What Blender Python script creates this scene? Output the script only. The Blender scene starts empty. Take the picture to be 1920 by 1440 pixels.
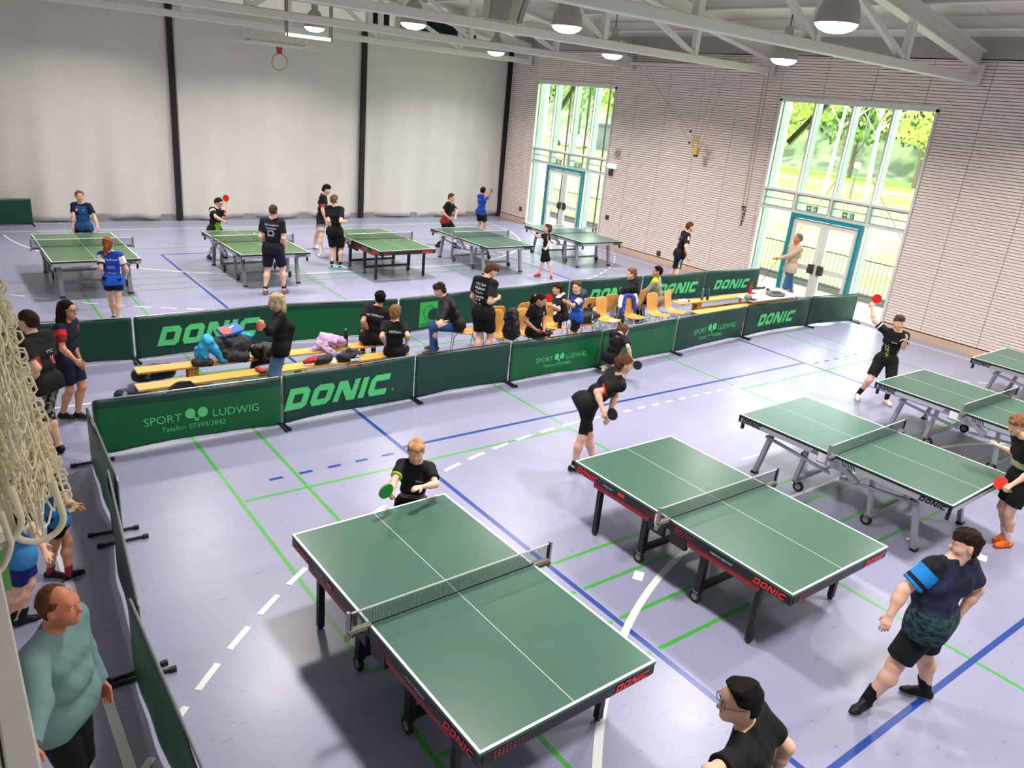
import bpy, bmesh, math, random
import numpy as np
from mathutils import Vector, Matrix
random.seed(7)
PI=math.pi
C=bpy.context.scene.collection
# ------------------------------------------------------------------ camera
cam_d=bpy.data.cameras.new('camera'); cam=bpy.data.objects.new('camera',cam_d); C.objects.link(cam)
_r=Vector((0.80023111,-0.59259027,0.09201597)); _u=Vector((0.13769549,0.3309049,0.93356408)); _f=Vector((0.58366953,0.73439684,-0.3463974))
_m=Matrix((( _r.x,_u.x,-_f.x,0),(_r.y,_u.y,-_f.y,0),(_r.z,_u.z,-_f.z,4.3636),(0,0,0,1)))
cam.matrix_world=_m
cam_d.sensor_width=36; cam_d.lens=1448.36/1920*36; cam_d.clip_end=400; cam_d.clip_start=.05
bpy.context.scene.camera=cam
# ------------------------------------------------------------------ view, world
vs=bpy.context.scene.view_settings
vs.view_transform='Standard'; vs.look='None'; vs.gamma=1; vs.use_curve_mapping=False; vs.exposure=-0.22
wd=bpy.data.worlds.new('sky'); bpy.context.scene.world=wd; wd.use_nodes=True
bg=wd.node_tree.nodes['Background']; bg.inputs[0].default_value=(.93,.97,1,1); bg.inputs[1].default_value=8.0
sc_=bpy.context.scene
try:
    sc_.cycles.max_bounces=8; sc_.cycles.diffuse_bounces=4; sc_.cycles.transparent_max_bounces=16; sc_.cycles.use_denoising=True
    sc_.cycles.sample_clamp_indirect=6
except Exception: pass
# ------------------------------------------------------------------ colour and materials
def lin(c):
    if isinstance(c,str): c=[int(c[i:i+2],16)/255 for i in (0,2,4)]
    return tuple((x/12.92 if x<=.04045 else ((x+.055)/1.055)**2.4) for x in c)
MATS={}
def mat(name,col,rough=.6,metal=0,bump=0,bscale=40,vary=0,vscale=3,emit=0,alpha=1,spec=.5,col2=None,stretch=None,sheen=0):
    if name in MATS: return MATS[name]
    m=bpy.data.materials.new(name); m.use_nodes=True; nt=m.node_tree; b=nt.nodes['Principled BSDF']
    c=lin(col)+(1,)
    b.inputs['Base Color'].default_value=c; b.inputs['Roughness'].default_value=rough; b.inputs['Metallic'].default_value=metal
    b.inputs['Specular IOR Level'].default_value=spec
    if alpha<1: b.inputs['Alpha'].default_value=alpha
    if emit:
        b.inputs['Emission Color'].default_value=c; b.inputs['Emission Strength'].default_value=emit
    if sheen: b.inputs['Sheen Weight'].default_value=sheen
    tc=nt.nodes.new('ShaderNodeTexCoord'); src=tc.outputs['Object']
    if stretch:
        mp=nt.nodes.new('ShaderNodeMapping'); mp.inputs['Scale'].default_value=stretch; nt.links.new(src,mp.inputs[0]); src=mp.outputs[0]
    if vary or col2:
        n=nt.nodes.new('ShaderNodeTexNoise'); n.inputs['Scale'].default_value=vscale; n.inputs['Detail'].default_value=4
        nt.links.new(src,n.inputs['Vector'])
        r=nt.nodes.new('ShaderNodeValToRGB'); 
        if col2:
            r.color_ramp.elements[0].position=.5-.22*(1-min(vary,1)*.8); r.color_ramp.elements[1].position=.5+.22*(1-min(vary,1)*.8)
            r.color_ramp.elements[0].color=c; r.color_ramp.elements[1].color=lin(col2)+(1,)
        else:
            r.color_ramp.elements[0].position=.3; r.color_ramp.elements[1].position=.7
            r.color_ramp.elements[0].color=tuple(x*(1-vary) for x in c[:3])+(1,); r.color_ramp.elements[1].color=tuple(min(1,x*(1+vary)) for x in c[:3])+(1,)
        nt.links.new(n.outputs['Fac'],r.inputs[0]); nt.links.new(r.outputs[0],b.inputs['Base Color'])
    if bump:
        n2=nt.nodes.new('ShaderNodeTexNoise'); n2.inputs['Scale'].default_value=bscale; n2.inputs['Detail'].default_value=3
        nt.links.new(src,n2.inputs['Vector'])
        bp=nt.nodes.new('ShaderNodeBump'); bp.inputs['Strength'].default_value=bump; bp.inputs['Distance'].default_value=.01
        nt.links.new(n2.outputs['Fac'],bp.inputs['Height']); nt.links.new(bp.outputs[0],b.inputs['Normal'])
    MATS[name]=m; return m
def glass_mat():
    m=bpy.data.materials.new('window_glass'); m.use_nodes=True; nt=m.node_tree; nt.nodes.clear()
    o=nt.nodes.new('ShaderNodeOutputMaterial'); t=nt.nodes.new('ShaderNodeBsdfTransparent'); g=nt.nodes.new('ShaderNodeBsdfGlossy'); x=nt.nodes.new('ShaderNodeMixShader'); f=nt.nodes.new('ShaderNodeLayerWeight'); pw=nt.nodes.new('ShaderNodeMath'); pw.operation='POWER'; pw.inputs[1].default_value=5; ad=nt.nodes.new('ShaderNodeMath'); ad.operation='MULTIPLY_ADD'; ad.inputs[1].default_value=.6; ad.inputs[2].default_value=.025
    t.inputs[0].default_value=(.94,.97,.95,1); g.inputs['Roughness'].default_value=.02; nt.links.new(f.outputs['Facing'],pw.inputs[0]); nt.links.new(pw.outputs[0],ad.inputs[0])
    nt.links.new(ad.outputs[0],x.inputs[0]); nt.links.new(t.outputs[0],x.inputs[1]); nt.links.new(g.outputs[0],x.inputs[2]); nt.links.new(x.outputs[0],o.inputs[0]); return m
# ------------------------------------------------------------------ mesh helpers
class MB:
    def __init__(s): s.v=[]; s.f=[]; s.m=[]
    def add(s,vs_,fs,mi=0,M=None):
        n=len(s.v)
        for p in vs_:
            p=Vector(p); s.v.append(tuple(M@p if M else p))
        for f in fs: s.f.append(tuple(i+n for i in f)); s.m.append(mi)
    def box(s,c,sz,mi=0,M=None,rz=0,taper=1):
        x,y,z=sz[0]/2,sz[1]/2,sz[2]/2; cs=math.cos(rz); sn=math.sin(rz); v=[]
        for k in (-1,1):
            for j in (-1,1):
                for i in (-1,1):
                    t=taper if k<0 else 1; a,b=i*x*t,j*y*t; v.append((c[0]+a*cs-b*sn,c[1]+a*sn+b*cs,c[2]+k*z))
        s.add(v,[(0,2,3,1),(4,5,7,6),(0,1,5,4),(2,6,7,3),(0,4,6,2),(1,3,7,5)],mi,M)
    def beam(s,p,q,w,h,mi=0,up=(0,0,1),M=None):
        p=Vector(p);q=Vector(q);d=(q-p).normalized(); u=Vector(up)
        if abs(d.dot(u))>.98: u=Vector((0,1,0))
        r=d.cross(u).normalized(); u=r.cross(d); v=[]
        for e in (p,q):
            for a,b in ((-1,-1),(1,-1),(1,1),(-1,1)): v.append(e+r*(a*w/2)+u*(b*h/2))
        s.add(v,[(3,2,1,0),(4,5,6,7),(0,1,5,4),(1,2,6,5),(2,3,7,6),(3,0,4,7)],mi,M)
    def tube(s,pts,r,mi=0,n=8,M=None,caps=True,closed=False):
        pts=[Vector(p) for p in pts]; N=len(pts); prev=None; rings=[]
        for i,p in enumerate(pts):
            a=pts[i-1] if (i>0 or closed) else p; b=pts[(i+1)%N] if (i<N-1 or closed) else p
            d=(b-a).normalized()
            if prev is None:
                u=Vector((0,0,1)) if abs(d.z)<.9 else Vector((1,0,0)); e=d.cross(u).normalized()
            else:
                e=prev-d*prev.dot(d)
                e=e.normalized() if e.length>1e-6 else d.orthogonal().normalized()
            prev=e; g=d.cross(e); rr=r[i] if isinstance(r,(list,tuple)) else r
            rings.append([p+(e*math.cos(2*PI*k/n)+g*math.sin(2*PI*k/n))*rr for k in range(n)])
        v=[x for R_ in rings for x in R_]; f=[]
        for i in range(N if closed else N-1):
            a=i*n; b=((i+1)%N)*n
            for k in range(n): k2=(k+1)%n; f.append((a+k,a+k2,b+k2,b+k))
        if caps and not closed: f.append(tuple(range(n))[::-1]); f.append(tuple((N-1)*n+k for k in range(n)))
        s.add(v,f,mi,M)
    def lathe(s,prof,c=(0,0,0),n=16,mi=0,M=None):
        v=[];f=[]
        for r,z in prof:
            for k in range(n): v.append((c[0]+r*math.cos(2*PI*k/n),c[1]+r*math.sin(2*PI*k/n),c[2]+z))
        for i in range(len(prof)-1):
            for k in range(n): k2=(k+1)%n; f.append((i*n+k,i*n+k2,(i+1)*n+k2,(i+1)*n+k))
        if prof[0][0]>1e-4: f.append(tuple(range(n))[::-1])
        if prof[-1][0]>1e-4: f.append(tuple((len(prof)-1)*n+k for k in range(n)))
        s.add(v,f,mi,M)
    def quad(s,a,b,c,d,mi=0): s.add([a,b,c,d],[(0,1,2,3)],mi)
    def ball(s,c,r,mi=0,n=10,M=None):
        if not isinstance(r,(tuple,list)): r=(r,r,r)
        v=[];f=[];m=n//2+1
        for i in range(m+1):
            t=PI*i/m
            for k in range(n): a=2*PI*k/n; v.append((c[0]+r[0]*math.sin(t)*math.cos(a),c[1]+r[1]*math.sin(t)*math.sin(a),c[2]+r[2]*math.cos(t)))
        for i in range(m):
            for k in range(n): k2=(k+1)%n; f.append((i*n+k,(i+1)*n+k,(i+1)*n+k2,i*n+k2))
        s.add(v,f,mi,M)
    def build(s,name,mats,parent=None,smooth=False,bevel=0,loc=None):
        me=bpy.data.meshes.new(name); me.from_pydata(s.v,[],s.f)
        for x in (mats if isinstance(mats,(list,tuple)) else [mats]): me.materials.append(x)
        me.polygons.foreach_set('material_index',s.m)
        if smooth: me.polygons.foreach_set('use_smooth',[True]*len(s.f))
        me.update(); o=bpy.data.objects.new(name,me); C.objects.link(o)
        if smooth: me.set_sharp_from_angle(angle=math.radians(40)) if hasattr(me,'set_sharp_from_angle') else None
        if bevel:
            b=o.modifiers.new('bevel','BEVEL'); b.width=bevel; b.segments=2; b.limit_method='ANGLE'
        if parent: o.parent=parent
        if loc: o.location=loc
        return o
def tag(o,label,cat,group=None,kind=None):
    o['label']=label; o['category']=cat
    if group: o['group']=group
    if kind: o['kind']=kind
    return o
def struct(o): o['kind']='structure'; return o
def empty(name,loc=(0,0,0),rz=0):
    o=bpy.data.objects.new(name,None); C.objects.link(o); o.location=loc; o.rotation_euler=(0,0,rz); o.empty_display_size=.1; return o
def copy_tree(o,parent=None):
    c=o.copy(); C.objects.link(c); c.parent=parent
    for ch in list(o.children): copy_tree(ch,c)
    return c
# ------------------------------------------------------------------ lettering
_tc={}
def text_polys(txt,size=1,bold=False):
    k=(txt,)
    if k not in _tc:
        cu=bpy.data.curves.new('t','FONT'); cu.body=txt; cu.size=1; cu.resolution_u=3
        o=bpy.data.objects.new('t',cu); C.objects.link(o); dg=bpy.context.evaluated_depsgraph_get(); me=o.evaluated_get(dg).to_mesh()
        v=[(a.co.x,a.co.y) for a in me.vertices]; f=[tuple(p.vertices) for p in me.polygons]
        bpy.data.objects.remove(o); bpy.data.curves.remove(cu)
        x0=min(a[0] for a in v); x1=max(a[0] for a in v); y0=min(a[1] for a in v); y1=max(a[1] for a in v)
        _tc[k]=([((a-x0),(b-y0)) for a,b in v],f,x1-x0,y1-y0)
    return _tc[k]
_G={'D':(1,[[(0,0),(.3,0),(.3,1),(0,1)],[(.3,0),(.85,0),(.7,.3),(.3,.3)],[(.85,0),(1,.15),(1,.8),(.8,1),(.7,.7),(.7,.3)],[(.3,.7),(.7,.7),(.8,1),(.3,1)]]),
'O':(1,[[(0,.2),(.15,0),(.3,.3),(.3,.7),(.2,1),(0,.8)],[(.15,0),(.82,0),(.7,.3),(.3,.3)],[(.82,0),(1,.18),(1,.8),(.82,1),(.7,.7),(.7,.3)],[(.3,.7),(.7,.7),(.82,1),(.2,1)]]),
'N':(1.1,[[(0,0),(.28,0),(.28,1),(0,1)],[(.28,1),(.28,.6),(.7,0),(.82,0),(.82,.4),(.42,1)],[(.82,0),(1.1,0),(1.1,1),(.82,1)]]),
'I':(.3,[[(0,0),(.3,0),(.3,1),(0,1)]]),
'C':(1,[[(0,.2),(.15,0),(.3,.3),(.3,.7),(.2,1),(0,.8)],[(.15,0),(.98,0),(.98,.3),(.3,.3)],[(.3,.7),(1,.7),(1,1),(.2,1)]])}
def donic(h=1,shear=.33,gap=.16):
    v=[];f=[];x=0
    for ch in 'DONIC':
        w,ps=_G[ch]
        for p in ps:
            n=len(v); v+=[((x+a+shear*b)*h,b*h) for a,b in p]; f.append(tuple(range(n,n+len(p))))
        x+=w+gap
    return v,f,(x-gap+shear)*h,h
def put(mb,polys,fn,mi=0,scale=1,ox=0,oy=0):
    v,f=polys[0],polys[1]; n=len(mb.v)
    for a,b in v: mb.v.append(tuple(fn(ox+a*scale,oy+b*scale)))
    for q in f: mb.f.append(tuple(i+n for i in q)); mb.m.append(mi)
# ------------------------------------------------------------------ the hall
W=18.03; D=24.53; ZW=6.02; XR=9.2; SL_=.165
def zroof(x): return 6.42+SL_*((W-x) if x>XR else (W-2*XR+x))
M_floor=mat('lino_floor','9496b2',rough=.3,vary=.05,vscale=.9,bump=.02,bscale=14,spec=.5)
def _floor_detail(m):
    nt=m.node_tree; b=nt.nodes['Principled BSDF']; tc=nt.nodes['Texture Coordinate']
    mp=nt.nodes.new('ShaderNodeMapping'); mp.inputs['Scale'].default_value=(5,16,1); mp.inputs['Rotation'].default_value=(0,0,.5); n=nt.nodes.new('ShaderNodeTexNoise'); n.inputs['Scale'].default_value=1.6; n.inputs['Detail'].default_value=6
    nt.links.new(tc.outputs['Object'],mp.inputs[0]); nt.links.new(mp.outputs[0],n.inputs['Vector'])
    r=nt.nodes.new('ShaderNodeValToRGB'); r.color_ramp.elements[0].position=.27; r.color_ramp.elements[1].position=.36; r.color_ramp.elements[0].color=(.62,.62,.68,1); r.color_ramp.elements[1].color=(1,1,1,1)
    nt.links.new(n.outputs['Fac'],r.inputs[0])
    mx=nt.nodes.new('ShaderNodeMix'); mx.data_type='RGBA'; mx.blend_type='MULTIPLY'; mx.inputs[0].default_value=.8
    src=b.inputs['Base Color'].links[0].from_socket
    nt.links.new(src,mx.inputs[6]); nt.links.new(r.outputs[0],mx.inputs[7]); nt.links.new(mx.outputs[2],b.inputs['Base Color'])
    n3=nt.nodes.new('ShaderNodeTexNoise'); n3.inputs['Scale'].default_value=2.5; n3.inputs['Detail'].default_value=3; nt.links.new(tc.outputs['Object'],n3.inputs['Vector'])
    mr=nt.nodes.new('ShaderNodeMapRange'); mr.inputs[3].default_value=.26; mr.inputs[4].default_value=.36; nt.links.new(n3.outputs['Fac'],mr.inputs[0]); nt.links.new(mr.outputs[0],b.inputs['Roughness'])
_floor_detail(M_floor)
mb=MB(); mb.box((8.6,10,-.1),(20,32,.2)); floor=struct(mb.build('floor',M_floor))
M_blue=mat('line_blue','1c3f92',rough=.3); M_green=mat('line_green','45a840',rough=.3); M_white=mat('line_white','e6e8e8',rough=.3)
def strip(mb,p,q,w,mi=0,z=.0015):
    p=Vector(p+(0,) if len(p)==2 else p); q=Vector(q+(0,) if len(q)==2 else q); d=(q-p).normalized(); n=Vector((-d.y,d.x,0))*w/2
    mb.quad(*[tuple(v+Vector((0,0,z))) for v in (p-n,q-n,q+n,p+n)],mi)
def arc(mb,c,r,a0,a1,w,z,dash=None,gapd=None):
    L=r*abs(a1-a0)
    if dash:
        k=0;t=0
        while t<L:
            arc(mb,c,r,a0+(a1-a0)*t/L,a0+(a1-a0)*min(1,(t+dash)/L),w,z); t+=dash+gapd
        return
    n=max(1,int(L/.12))
    for i in range(n):
        t0=a0+(a1-a0)*i/n; t1=a0+(a1-a0)*(i+1)/n; P=lambda r_,t:(c[0]+r_*math.cos(t),c[1]+r_*math.sin(t),z)
        q=[P(r-w/2,t0),P(r+w/2,t0),P(r+w/2,t1),P(r-w/2,t1)]
        if a1<a0: q=q[::-1]
        mb.quad(*q)
# badminton courts in green
g=MB(); z=.001
for x in (2.36,3.12,7.06,11.04,15.0,15.76):
    for (a,b) in ((-2.2,3.9),(4.41,10.51),(11.02,17.12),(17.63,23.73)): strip(g,(x,a),(x,b),.04,z=z)
for (a,b) in ((-2.2,3.9),(4.41,10.51),(11.02,17.12),(17.63,23.73)):
    for y in (a,a+.48,b-.48,b):
        for (x0,x1) in ((2.4,4.53),(4.63,15.72)): strip(g,(x0,y),(x1,y),.04,z=z+.0002)
    for (x0,x1) in ((2.4,7.04),(11.06,15.72)): strip(g,(x0,(a+b)/2),(x1,(a+b)/2),.04,z=z+.0002)
gl=struct(g.build('court_line_green',M_green)); gl.parent=floor
b_=MB(); z=.002
for x in (4.58,13.58): strip(b_,(x,1.81),(x,19.95),.055,z=z)
for y in (1.83,7.92,13.92,19.93): strip(b_,(4.55,y),(13.61,y),.055,z=z+.0002)
for y in (7.81,13.92):
    for k in range(5): strip(b_,(2.8+k*.36,y),(2.96+k*.36,y),.05,z=z); strip(b_,(13.75+k*.36,y),(13.91+k*.36,y),.05,z=z)
bl=struct(b_.build('court_line_blue',M_blue)); bl.parent=floor
w=MB(); z=.0028
strip(w,(.61,-1.4),(.61,23.22),.07,z=z); strip(w,(17.62,-1.4),(17.62,23.22),.05,z=z)
strip(w,(.61,23.25),(17.62,23.25),.06,z=z); strip(w,(.61,10.9),(17.62,10.9),.05,z=z); strip(w,(.7,24.3),(17.9,24.3),.05,z=z)
for gy,sg in ((-1.42,1),(23.25,-1)):
    strip(w,(7.6,gy+6*sg),(10.6,gy+6*sg),.055,z=z); strip(w,(8.58,gy+7*sg),(9.55,gy+7*sg),.055,z=z)
    for k in range(10):
        strip(w,(7.62+k*.32,gy+9*sg),(7.77+k*.32,gy+9*sg),.05,z=z)
    if sg>0:
        arc(w,(7.6,gy),6,PI/2,PI*.98,.07,z); arc(w,(10.6,gy),6,PI/2,PI*.02,.06,z)
        arc(w,(7.6,gy),9,PI/2+.03,PI*.8,.055,z,.3,.17); arc(w,(10.6,gy),9,PI/2-.03,PI*.2,.05,z,.3,.17)
    else:
        arc(w,(7.6,gy),6,-PI/2,-PI*.98,.055,z); arc(w,(10.6,gy),6,-PI/2,-PI*.02,.055,z)
        arc(w,(7.6,gy),9,-PI/2-.03,-PI*.8,.05,z,.3,.17); arc(w,(10.6,gy),9,-PI/2+.03,-PI*.2,.05,z,.3,.17)
wl=struct(w.build('court_line_white',M_white)); wl.parent=floor
# right wall: horizontal timber boards on a dark backing, window openings left free
M_board=mat('pale_timber_boards','f2e2d8',rough=.55,vary=.07,vscale=6,stretch=(1,.25,6))
M_back=mat('dark_wall_backing','3d3435',rough=.9)
M_seam=M_back
WIN=[(8.78,12.83),(18.88,22.87),(-1.3,2.75)]
def wall_y_segments(z0,z1,y0=-3.9,y1=28):
    segs=[(y0,y1)]
    for a,b in WIN:
        if z0<5.0: segs=[s for (p,q) in segs for s in ((p,min(q,a)),(max(p,b),q)) if s[1]-s[0]>.01]
    return segs
mb=MB(); back=MB(); pitch=.066; k=0; z=.2
while z<6.0:
    zt=z+pitch-.012
    for (a,b) in wall_y_segments(z,zt):
        ys=[a]+[y for y in [-2.2+1.26*i for i in range(30)] if a+.05<y<b-.05]+[b]
        for i in range(len(ys)-1):
            mb.box((W+.02,(ys[i]+ys[i+1])/2,(z+zt)/2),(.04,ys[i+1]-ys[i]-.012,zt-z))
    z+=pitch
for (a,b) in wall_y_segments(0,1): back.box((W+.08,(a+b)/2,2.5),(.08,b-a,5))
back.box((W+.08,12,5.7),(.08,32,1.42))
wr=struct(mb.build('wall_right',M_board)); bk=struct(back.build('wall_backing',M_back)); bk.parent=wr
M_skirt=mat('oak_skirting','d3b79f',rough=.5,vary=.08,vscale=3,stretch=(1,.2,1))
mb=MB()
for (a,b) in wall_y_segments(0,1): mb.box((W+.015,(a+b)/2,.085),(.06,b-a,.17))
struct(mb.build('baseboard_right',M_skirt,bevel=.004))
M_plaster=mat('plaster_wall','cfcac6',rough=.85)
mb=MB(); mb.box((-.75,12,4),(.1,32,8)); struct(mb.build('wall_left',M_plaster))
mb=MB(); mb.box((8.6,-3.95,4),(19,.1,8)); struct(mb.build('wall_front',M_plaster))
mb=MB(); mb.box((8.6,28,4),(19,.1,8)); struct(mb.build('wall_back',M_plaster))
# roof: panels, purlins
M_roof=mat('roof_panel','dad3c5',rough=.7,vary=.04,vscale=1); M_steel=mat('white_painted_steel','dedad5',rough=.5)
M_soff=mat('roof_fascia_board','a8a39c',rough=.8)  # plain grey of the fascia between wall top and roof
mb=MB()
for s in (0,1):
    xs=(W+.35,XR) if s==0 else (XR,-.8)
    for j in range(14):
        y0=-4+2.32*j; y1=y0+2.31
        a=(xs[0],y0,zroof(xs[0]));b=(xs[0],y1,zroof(xs[0]));c=(xs[1],y1,zroof(xs[1]));d=(xs[1],y0,zroof(xs[1]))
        mb.add([a,b,c,d]+[(p[0],p[1],p[2]+.12) for p in (a,b,c,d)],[(0,1,2,3),(7,6,5,4),(0,4,5,1),(1,5,6,2),(2,6,7,3),(3,7,4,0)])
struct(mb.build('ceiling',M_roof))
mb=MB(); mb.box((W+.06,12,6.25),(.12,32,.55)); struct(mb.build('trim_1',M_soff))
i=0
for x in [16.6,15.1,13.6,12.1,10.6,9.1,7.6,6.1,4.6,3.1,1.6]:
    mb=MB(); zz=zroof(x)
    mb.box((x,12,zz-.27),(.14,31.5,.025)); mb.box((x,12,zz-.15),(.02,31.5,.23)); i+=1
    struct(mb.build('trim_%d'%(i+1),M_steel))
# trusses
TR=[(3.1,'truss'),(8.2,''),(13.28,''),(18.38,''),(23.39,'')]
def truss(y):
    t=empty('roof_truss',(0,y,0)); zb=5.6
    mb=MB(); mb.box((9.2,0,zb),(17.5,.17,.17)); mb.build('bottom_chord',M_steel,t,bevel=.02)
    mb=MB()
    for x0,x1 in ((17.95,XR),(.45,XR)):
        z0=5.98; z1=z0+SL_*abs(XR-x0)
        for off,wd_,hh in ((0,.05,.27),(.15,.22,.035),(-.15,.22,.035)): mb.beam((x0,0,z0+off),(x1,0,z1+off),wd_,hh)
    mb.build('top_chord',M_steel,t)
    xs=[15.0,12.1,9.2,6.3,3.4]
    for k,x in enumerate(xs):
        zt=5.98+SL_*(17.95-x if x>XR else x-.45)-.15
        mb=MB(); mb.beam((x,0,zb+.08),(x,0,zt),.13,.13,up=(0,1,0)); mb.build('post',M_steel,t)
        if k!=2:
            xo=x-2.5 if x>XR else x+2.5; zo=5.98+SL_*(17.95-xo if xo>XR else xo-.45)-.15
            mb=MB(); mb.beam((x-.08 if x>XR else x+.08,0,zb+.1),(xo,0,zo),.1,.1,up=(0,1,0)); mb.build('diagonal',M_steel,t)
    for x in (17.9,.5):
        mb=MB(); mb.box((x,0,5.68),(.1,.3,.42)); mb.build('end_plate',M_steel,t)
    return t
TL={3.1:None,8.2:'white steel roof truss nearest the camera at the right, landing beyond the large window',13.28:'white steel roof truss landing on the timber wall beside the two hanging ropes',18.38:'white steel roof truss landing between the far window and the gymnastic rings',23.39:'farthest white steel roof truss, just in front of the pale curtain'}
for y in (8.2,13.28,18.38,23.39): tag(truss(y),TL[y],'roof truss',group='roof trusses')
# dividing curtain
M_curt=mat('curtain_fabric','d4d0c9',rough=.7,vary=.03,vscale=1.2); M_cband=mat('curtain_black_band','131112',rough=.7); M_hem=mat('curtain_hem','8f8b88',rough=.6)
cu=empty('dividing_curtain',(0,D,0))
def curtain_panel(x0,x1,seed):
    nx=int((x1-x0)/.12); nz=40; mb=MB(); rnd=random.Random(seed); ph=[rnd.uniform(0,6) for _ in range(6)]
    for i in range(nx+1):
        x=x0+(x1-x0)*i/nx
        for j in range(nz+1):
            t=j/nz; zb=.07+.05*math.sin(x*1.9+ph[0])*math.sin(x*.8+ph[1])+.02*math.sin(x*6+ph[2]); zz=zb+(6.15-zb)*t
            amp=.012+.05*(1-t)**2
            y=amp*math.sin(x*3.1+ph[3]+t*1.5)+amp*.6*math.sin(x*7.3+ph[4]-t*2)
            mb.v.append((x,y,zz))
    for i in range(nx):
        for j in range(nz):
            a=i*(nz+1)+j; mb.f.append((a,a+nz+1,a+nz+2,a+1)); mb.m.append(0)
    o=mb.build('curtain_panel',M_curt,cu,smooth=True); s=o.modifiers.new('thick','SOLIDIFY'); s.thickness=.008
for k,(a,b) in enumerate(((-.6,6.18),(6.26,12.09),(12.17,17.93))): curtain_panel(a,b,k)
for x in (6.22,12.13,17.95):
    mb=MB(); mb.box((x,-.03,3.08),(.15,.12,6.1)); mb.build('band',M_cband,cu)
mb=MB(); mb.box((8.7,.06,.09),(18.5,.02,.18)); mb.build('hem_board',M_hem,cu)  # grey board just behind the lower edge of the curtain
tag(cu,'tall pale dividing curtain of three panels with narrow black bands','curtain')
M_net=mat('black_netting','141314',rough=.9,vary=.3,vscale=60)
for (x0,x1,z0,z1,l) in ((13.3,16.4,6.16,6.55,'long dark netting panel above the curtain, right of the speakers'),(12.4,13.0,6.16,6.6,'short dark netting panel above the black band of the curtain')):
    mb=MB(); mb.box(((x0+x1)/2,D+.02,(z0+z1)/2),(x1-x0,.03,z1-z0)); tag(mb.build('netting_panel',M_net),l,'netting panel')
# gallery parapet at the left
M_conc=mat('worn_concrete','8f8c86',rough=.85,vary=.25,vscale=7); M_wmetal=mat('white_edge_profile','d8d5d0',rough=.45,vary=.04,vscale=9)
gp=MB(); gp.box((-.36,4,3.02),(.72,16,.3)); gal=struct(gp.build('trim_20',M_conc))
mb=MB(); mb.box((.012,4,3.05),(.05,16,.36)); mb.box((-.022,4,3.2),(.012,16,.05)); e=struct(mb.build('edge_profile',M_wmetal,bevel=.004)); e.parent=gal
# windows
M_frame=mat('white_window_frame','dcdcd6',rough=.4); M_mull=mat('grey_green_mullion','9aa8a2',rough=.45); M_glass=glass_mat(); M_teal=mat('teal_door_frame','1f8a93',rough=.4); M_alu=mat('dark_handle','4a4744',rough=.4,metal=.4)
M_gsign=mat('sign_green','1c8a55',rough=.5); M_swhite=mat('sign_white','e9efe9',rough=.5); M_olive=mat('olive_steel','4e4a30',rough=.5)
def window(n,y0,y1):
    win=empty('window_%d'%n,(W,y0,0)); win['kind']='structure'; L=y1-y0; zt=4.97
    mb=MB(); X=.05
    for y in (0.03,L-.03): mb.box((X,y,zt/2),(.16,.06,zt))
    mb.box((X,L/2,zt),(.16,L,.12)); mb.box((X,L/2,.03),(.16,L,.06))
    for z in (2.29,2.76): mb.box((X,L/2,z),(.12,L,.06))
    for k in (1,2,3): mb.box((X,k*L/4,(zt+2.3)/2),(.1,.05,zt-2.3))
    for k in (1,3): mb.box((X,k*L/4,1.15),(.1,.05,2.3))
    for y in (L,): mb.box((.3,y+.02,zt/2),(.5,.04,zt))
    mb.build('frame',M_frame,win)
    mb=MB()
    for k in (1,2,3,4): mb.box((.2,k*L/4-(.06 if k==4 else 0),(zt+2.3)/2),(.24,.05,zt-2.35))
    for k in (1,3,4): mb.box((.2,k*L/4-(.06 if k==4 else 0),1.15),(.24,.05,2.2))
    for k in range(4):
        mb.box((.06,(k+.5)*L/4,2.53),(.04,L/4-.1,.03)); 
        for e in (.06,L/4-.06): mb.box((.06,k*L/4+e,2.53),(.05,.03,.38))
        mb.box((.06,(k+.5)*L/4,2.71),(.05,L/4-.1,.03)); mb.box((.06,(k+.5)*L/4,2.34),(.05,L/4-.1,.03))
    mb.build('mullion',M_mull,win)
    mb=MB(); mb.box((.09,L/2,3.85),(.012,L-.1,2.15)); mb.box((.09,L/2,2.53),(.012,L-.1,.4))
    for k in (0,3): mb.box((.09,(k+.5)*L/4,1.15),(.012,L/4-.08,2.2))
    mb.build('pane',M_glass,win)
    dr=empty('door_%d'%n,(W,y0+L/2,0)); dr['kind']='structure'; hw=L/4-.02
    mb=MB(); 
    for s in (-1,1): mb.box((.03,s*(hw-.045),1.13),(.2,.09,2.26))
    mb.box((.03,0,2.215),(.19,2*hw-.17,.09)); mb.box((.03,0,2.264),(.2,2*hw,.008)); mb.build('door_frame',M_teal,dr)
    for s in (-1,1):
        lf=MB(); c=s*(hw-.1)/2; wd_=hw-.1
        lf.box((.02,s*.07,1.08),(.06,.12,2.14)); lf.box((.02,s*(wd_-.05),1.08),(.06,.12,2.14)); rw_=wd_-.24; rc=s*(.13+rw_/2)
        for (zz,hh) in ((2.09,.12),(.12,.24),(.98,.13)): lf.box((.02,rc,zz),(.056,rw_,hh))
        leaf=lf.build('door_leaf',M_frame,dr); gb=MB(); gb.box((.02,c,1.1),(.012,wd_-.1,1.98)); gb.build('door_glass',M_glass,leaf)
        hb=MB(); hb.box((-.03,s*.13,.98),(.05,.17,.24)); hb.box((-.065,s*.16,.95),(.03,.1,.12)); hb.build('door_handle',M_alu,leaf,bevel=.01)
    return win
for n,(a,b) in enumerate(WIN): window(n+1,a,b)
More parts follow.
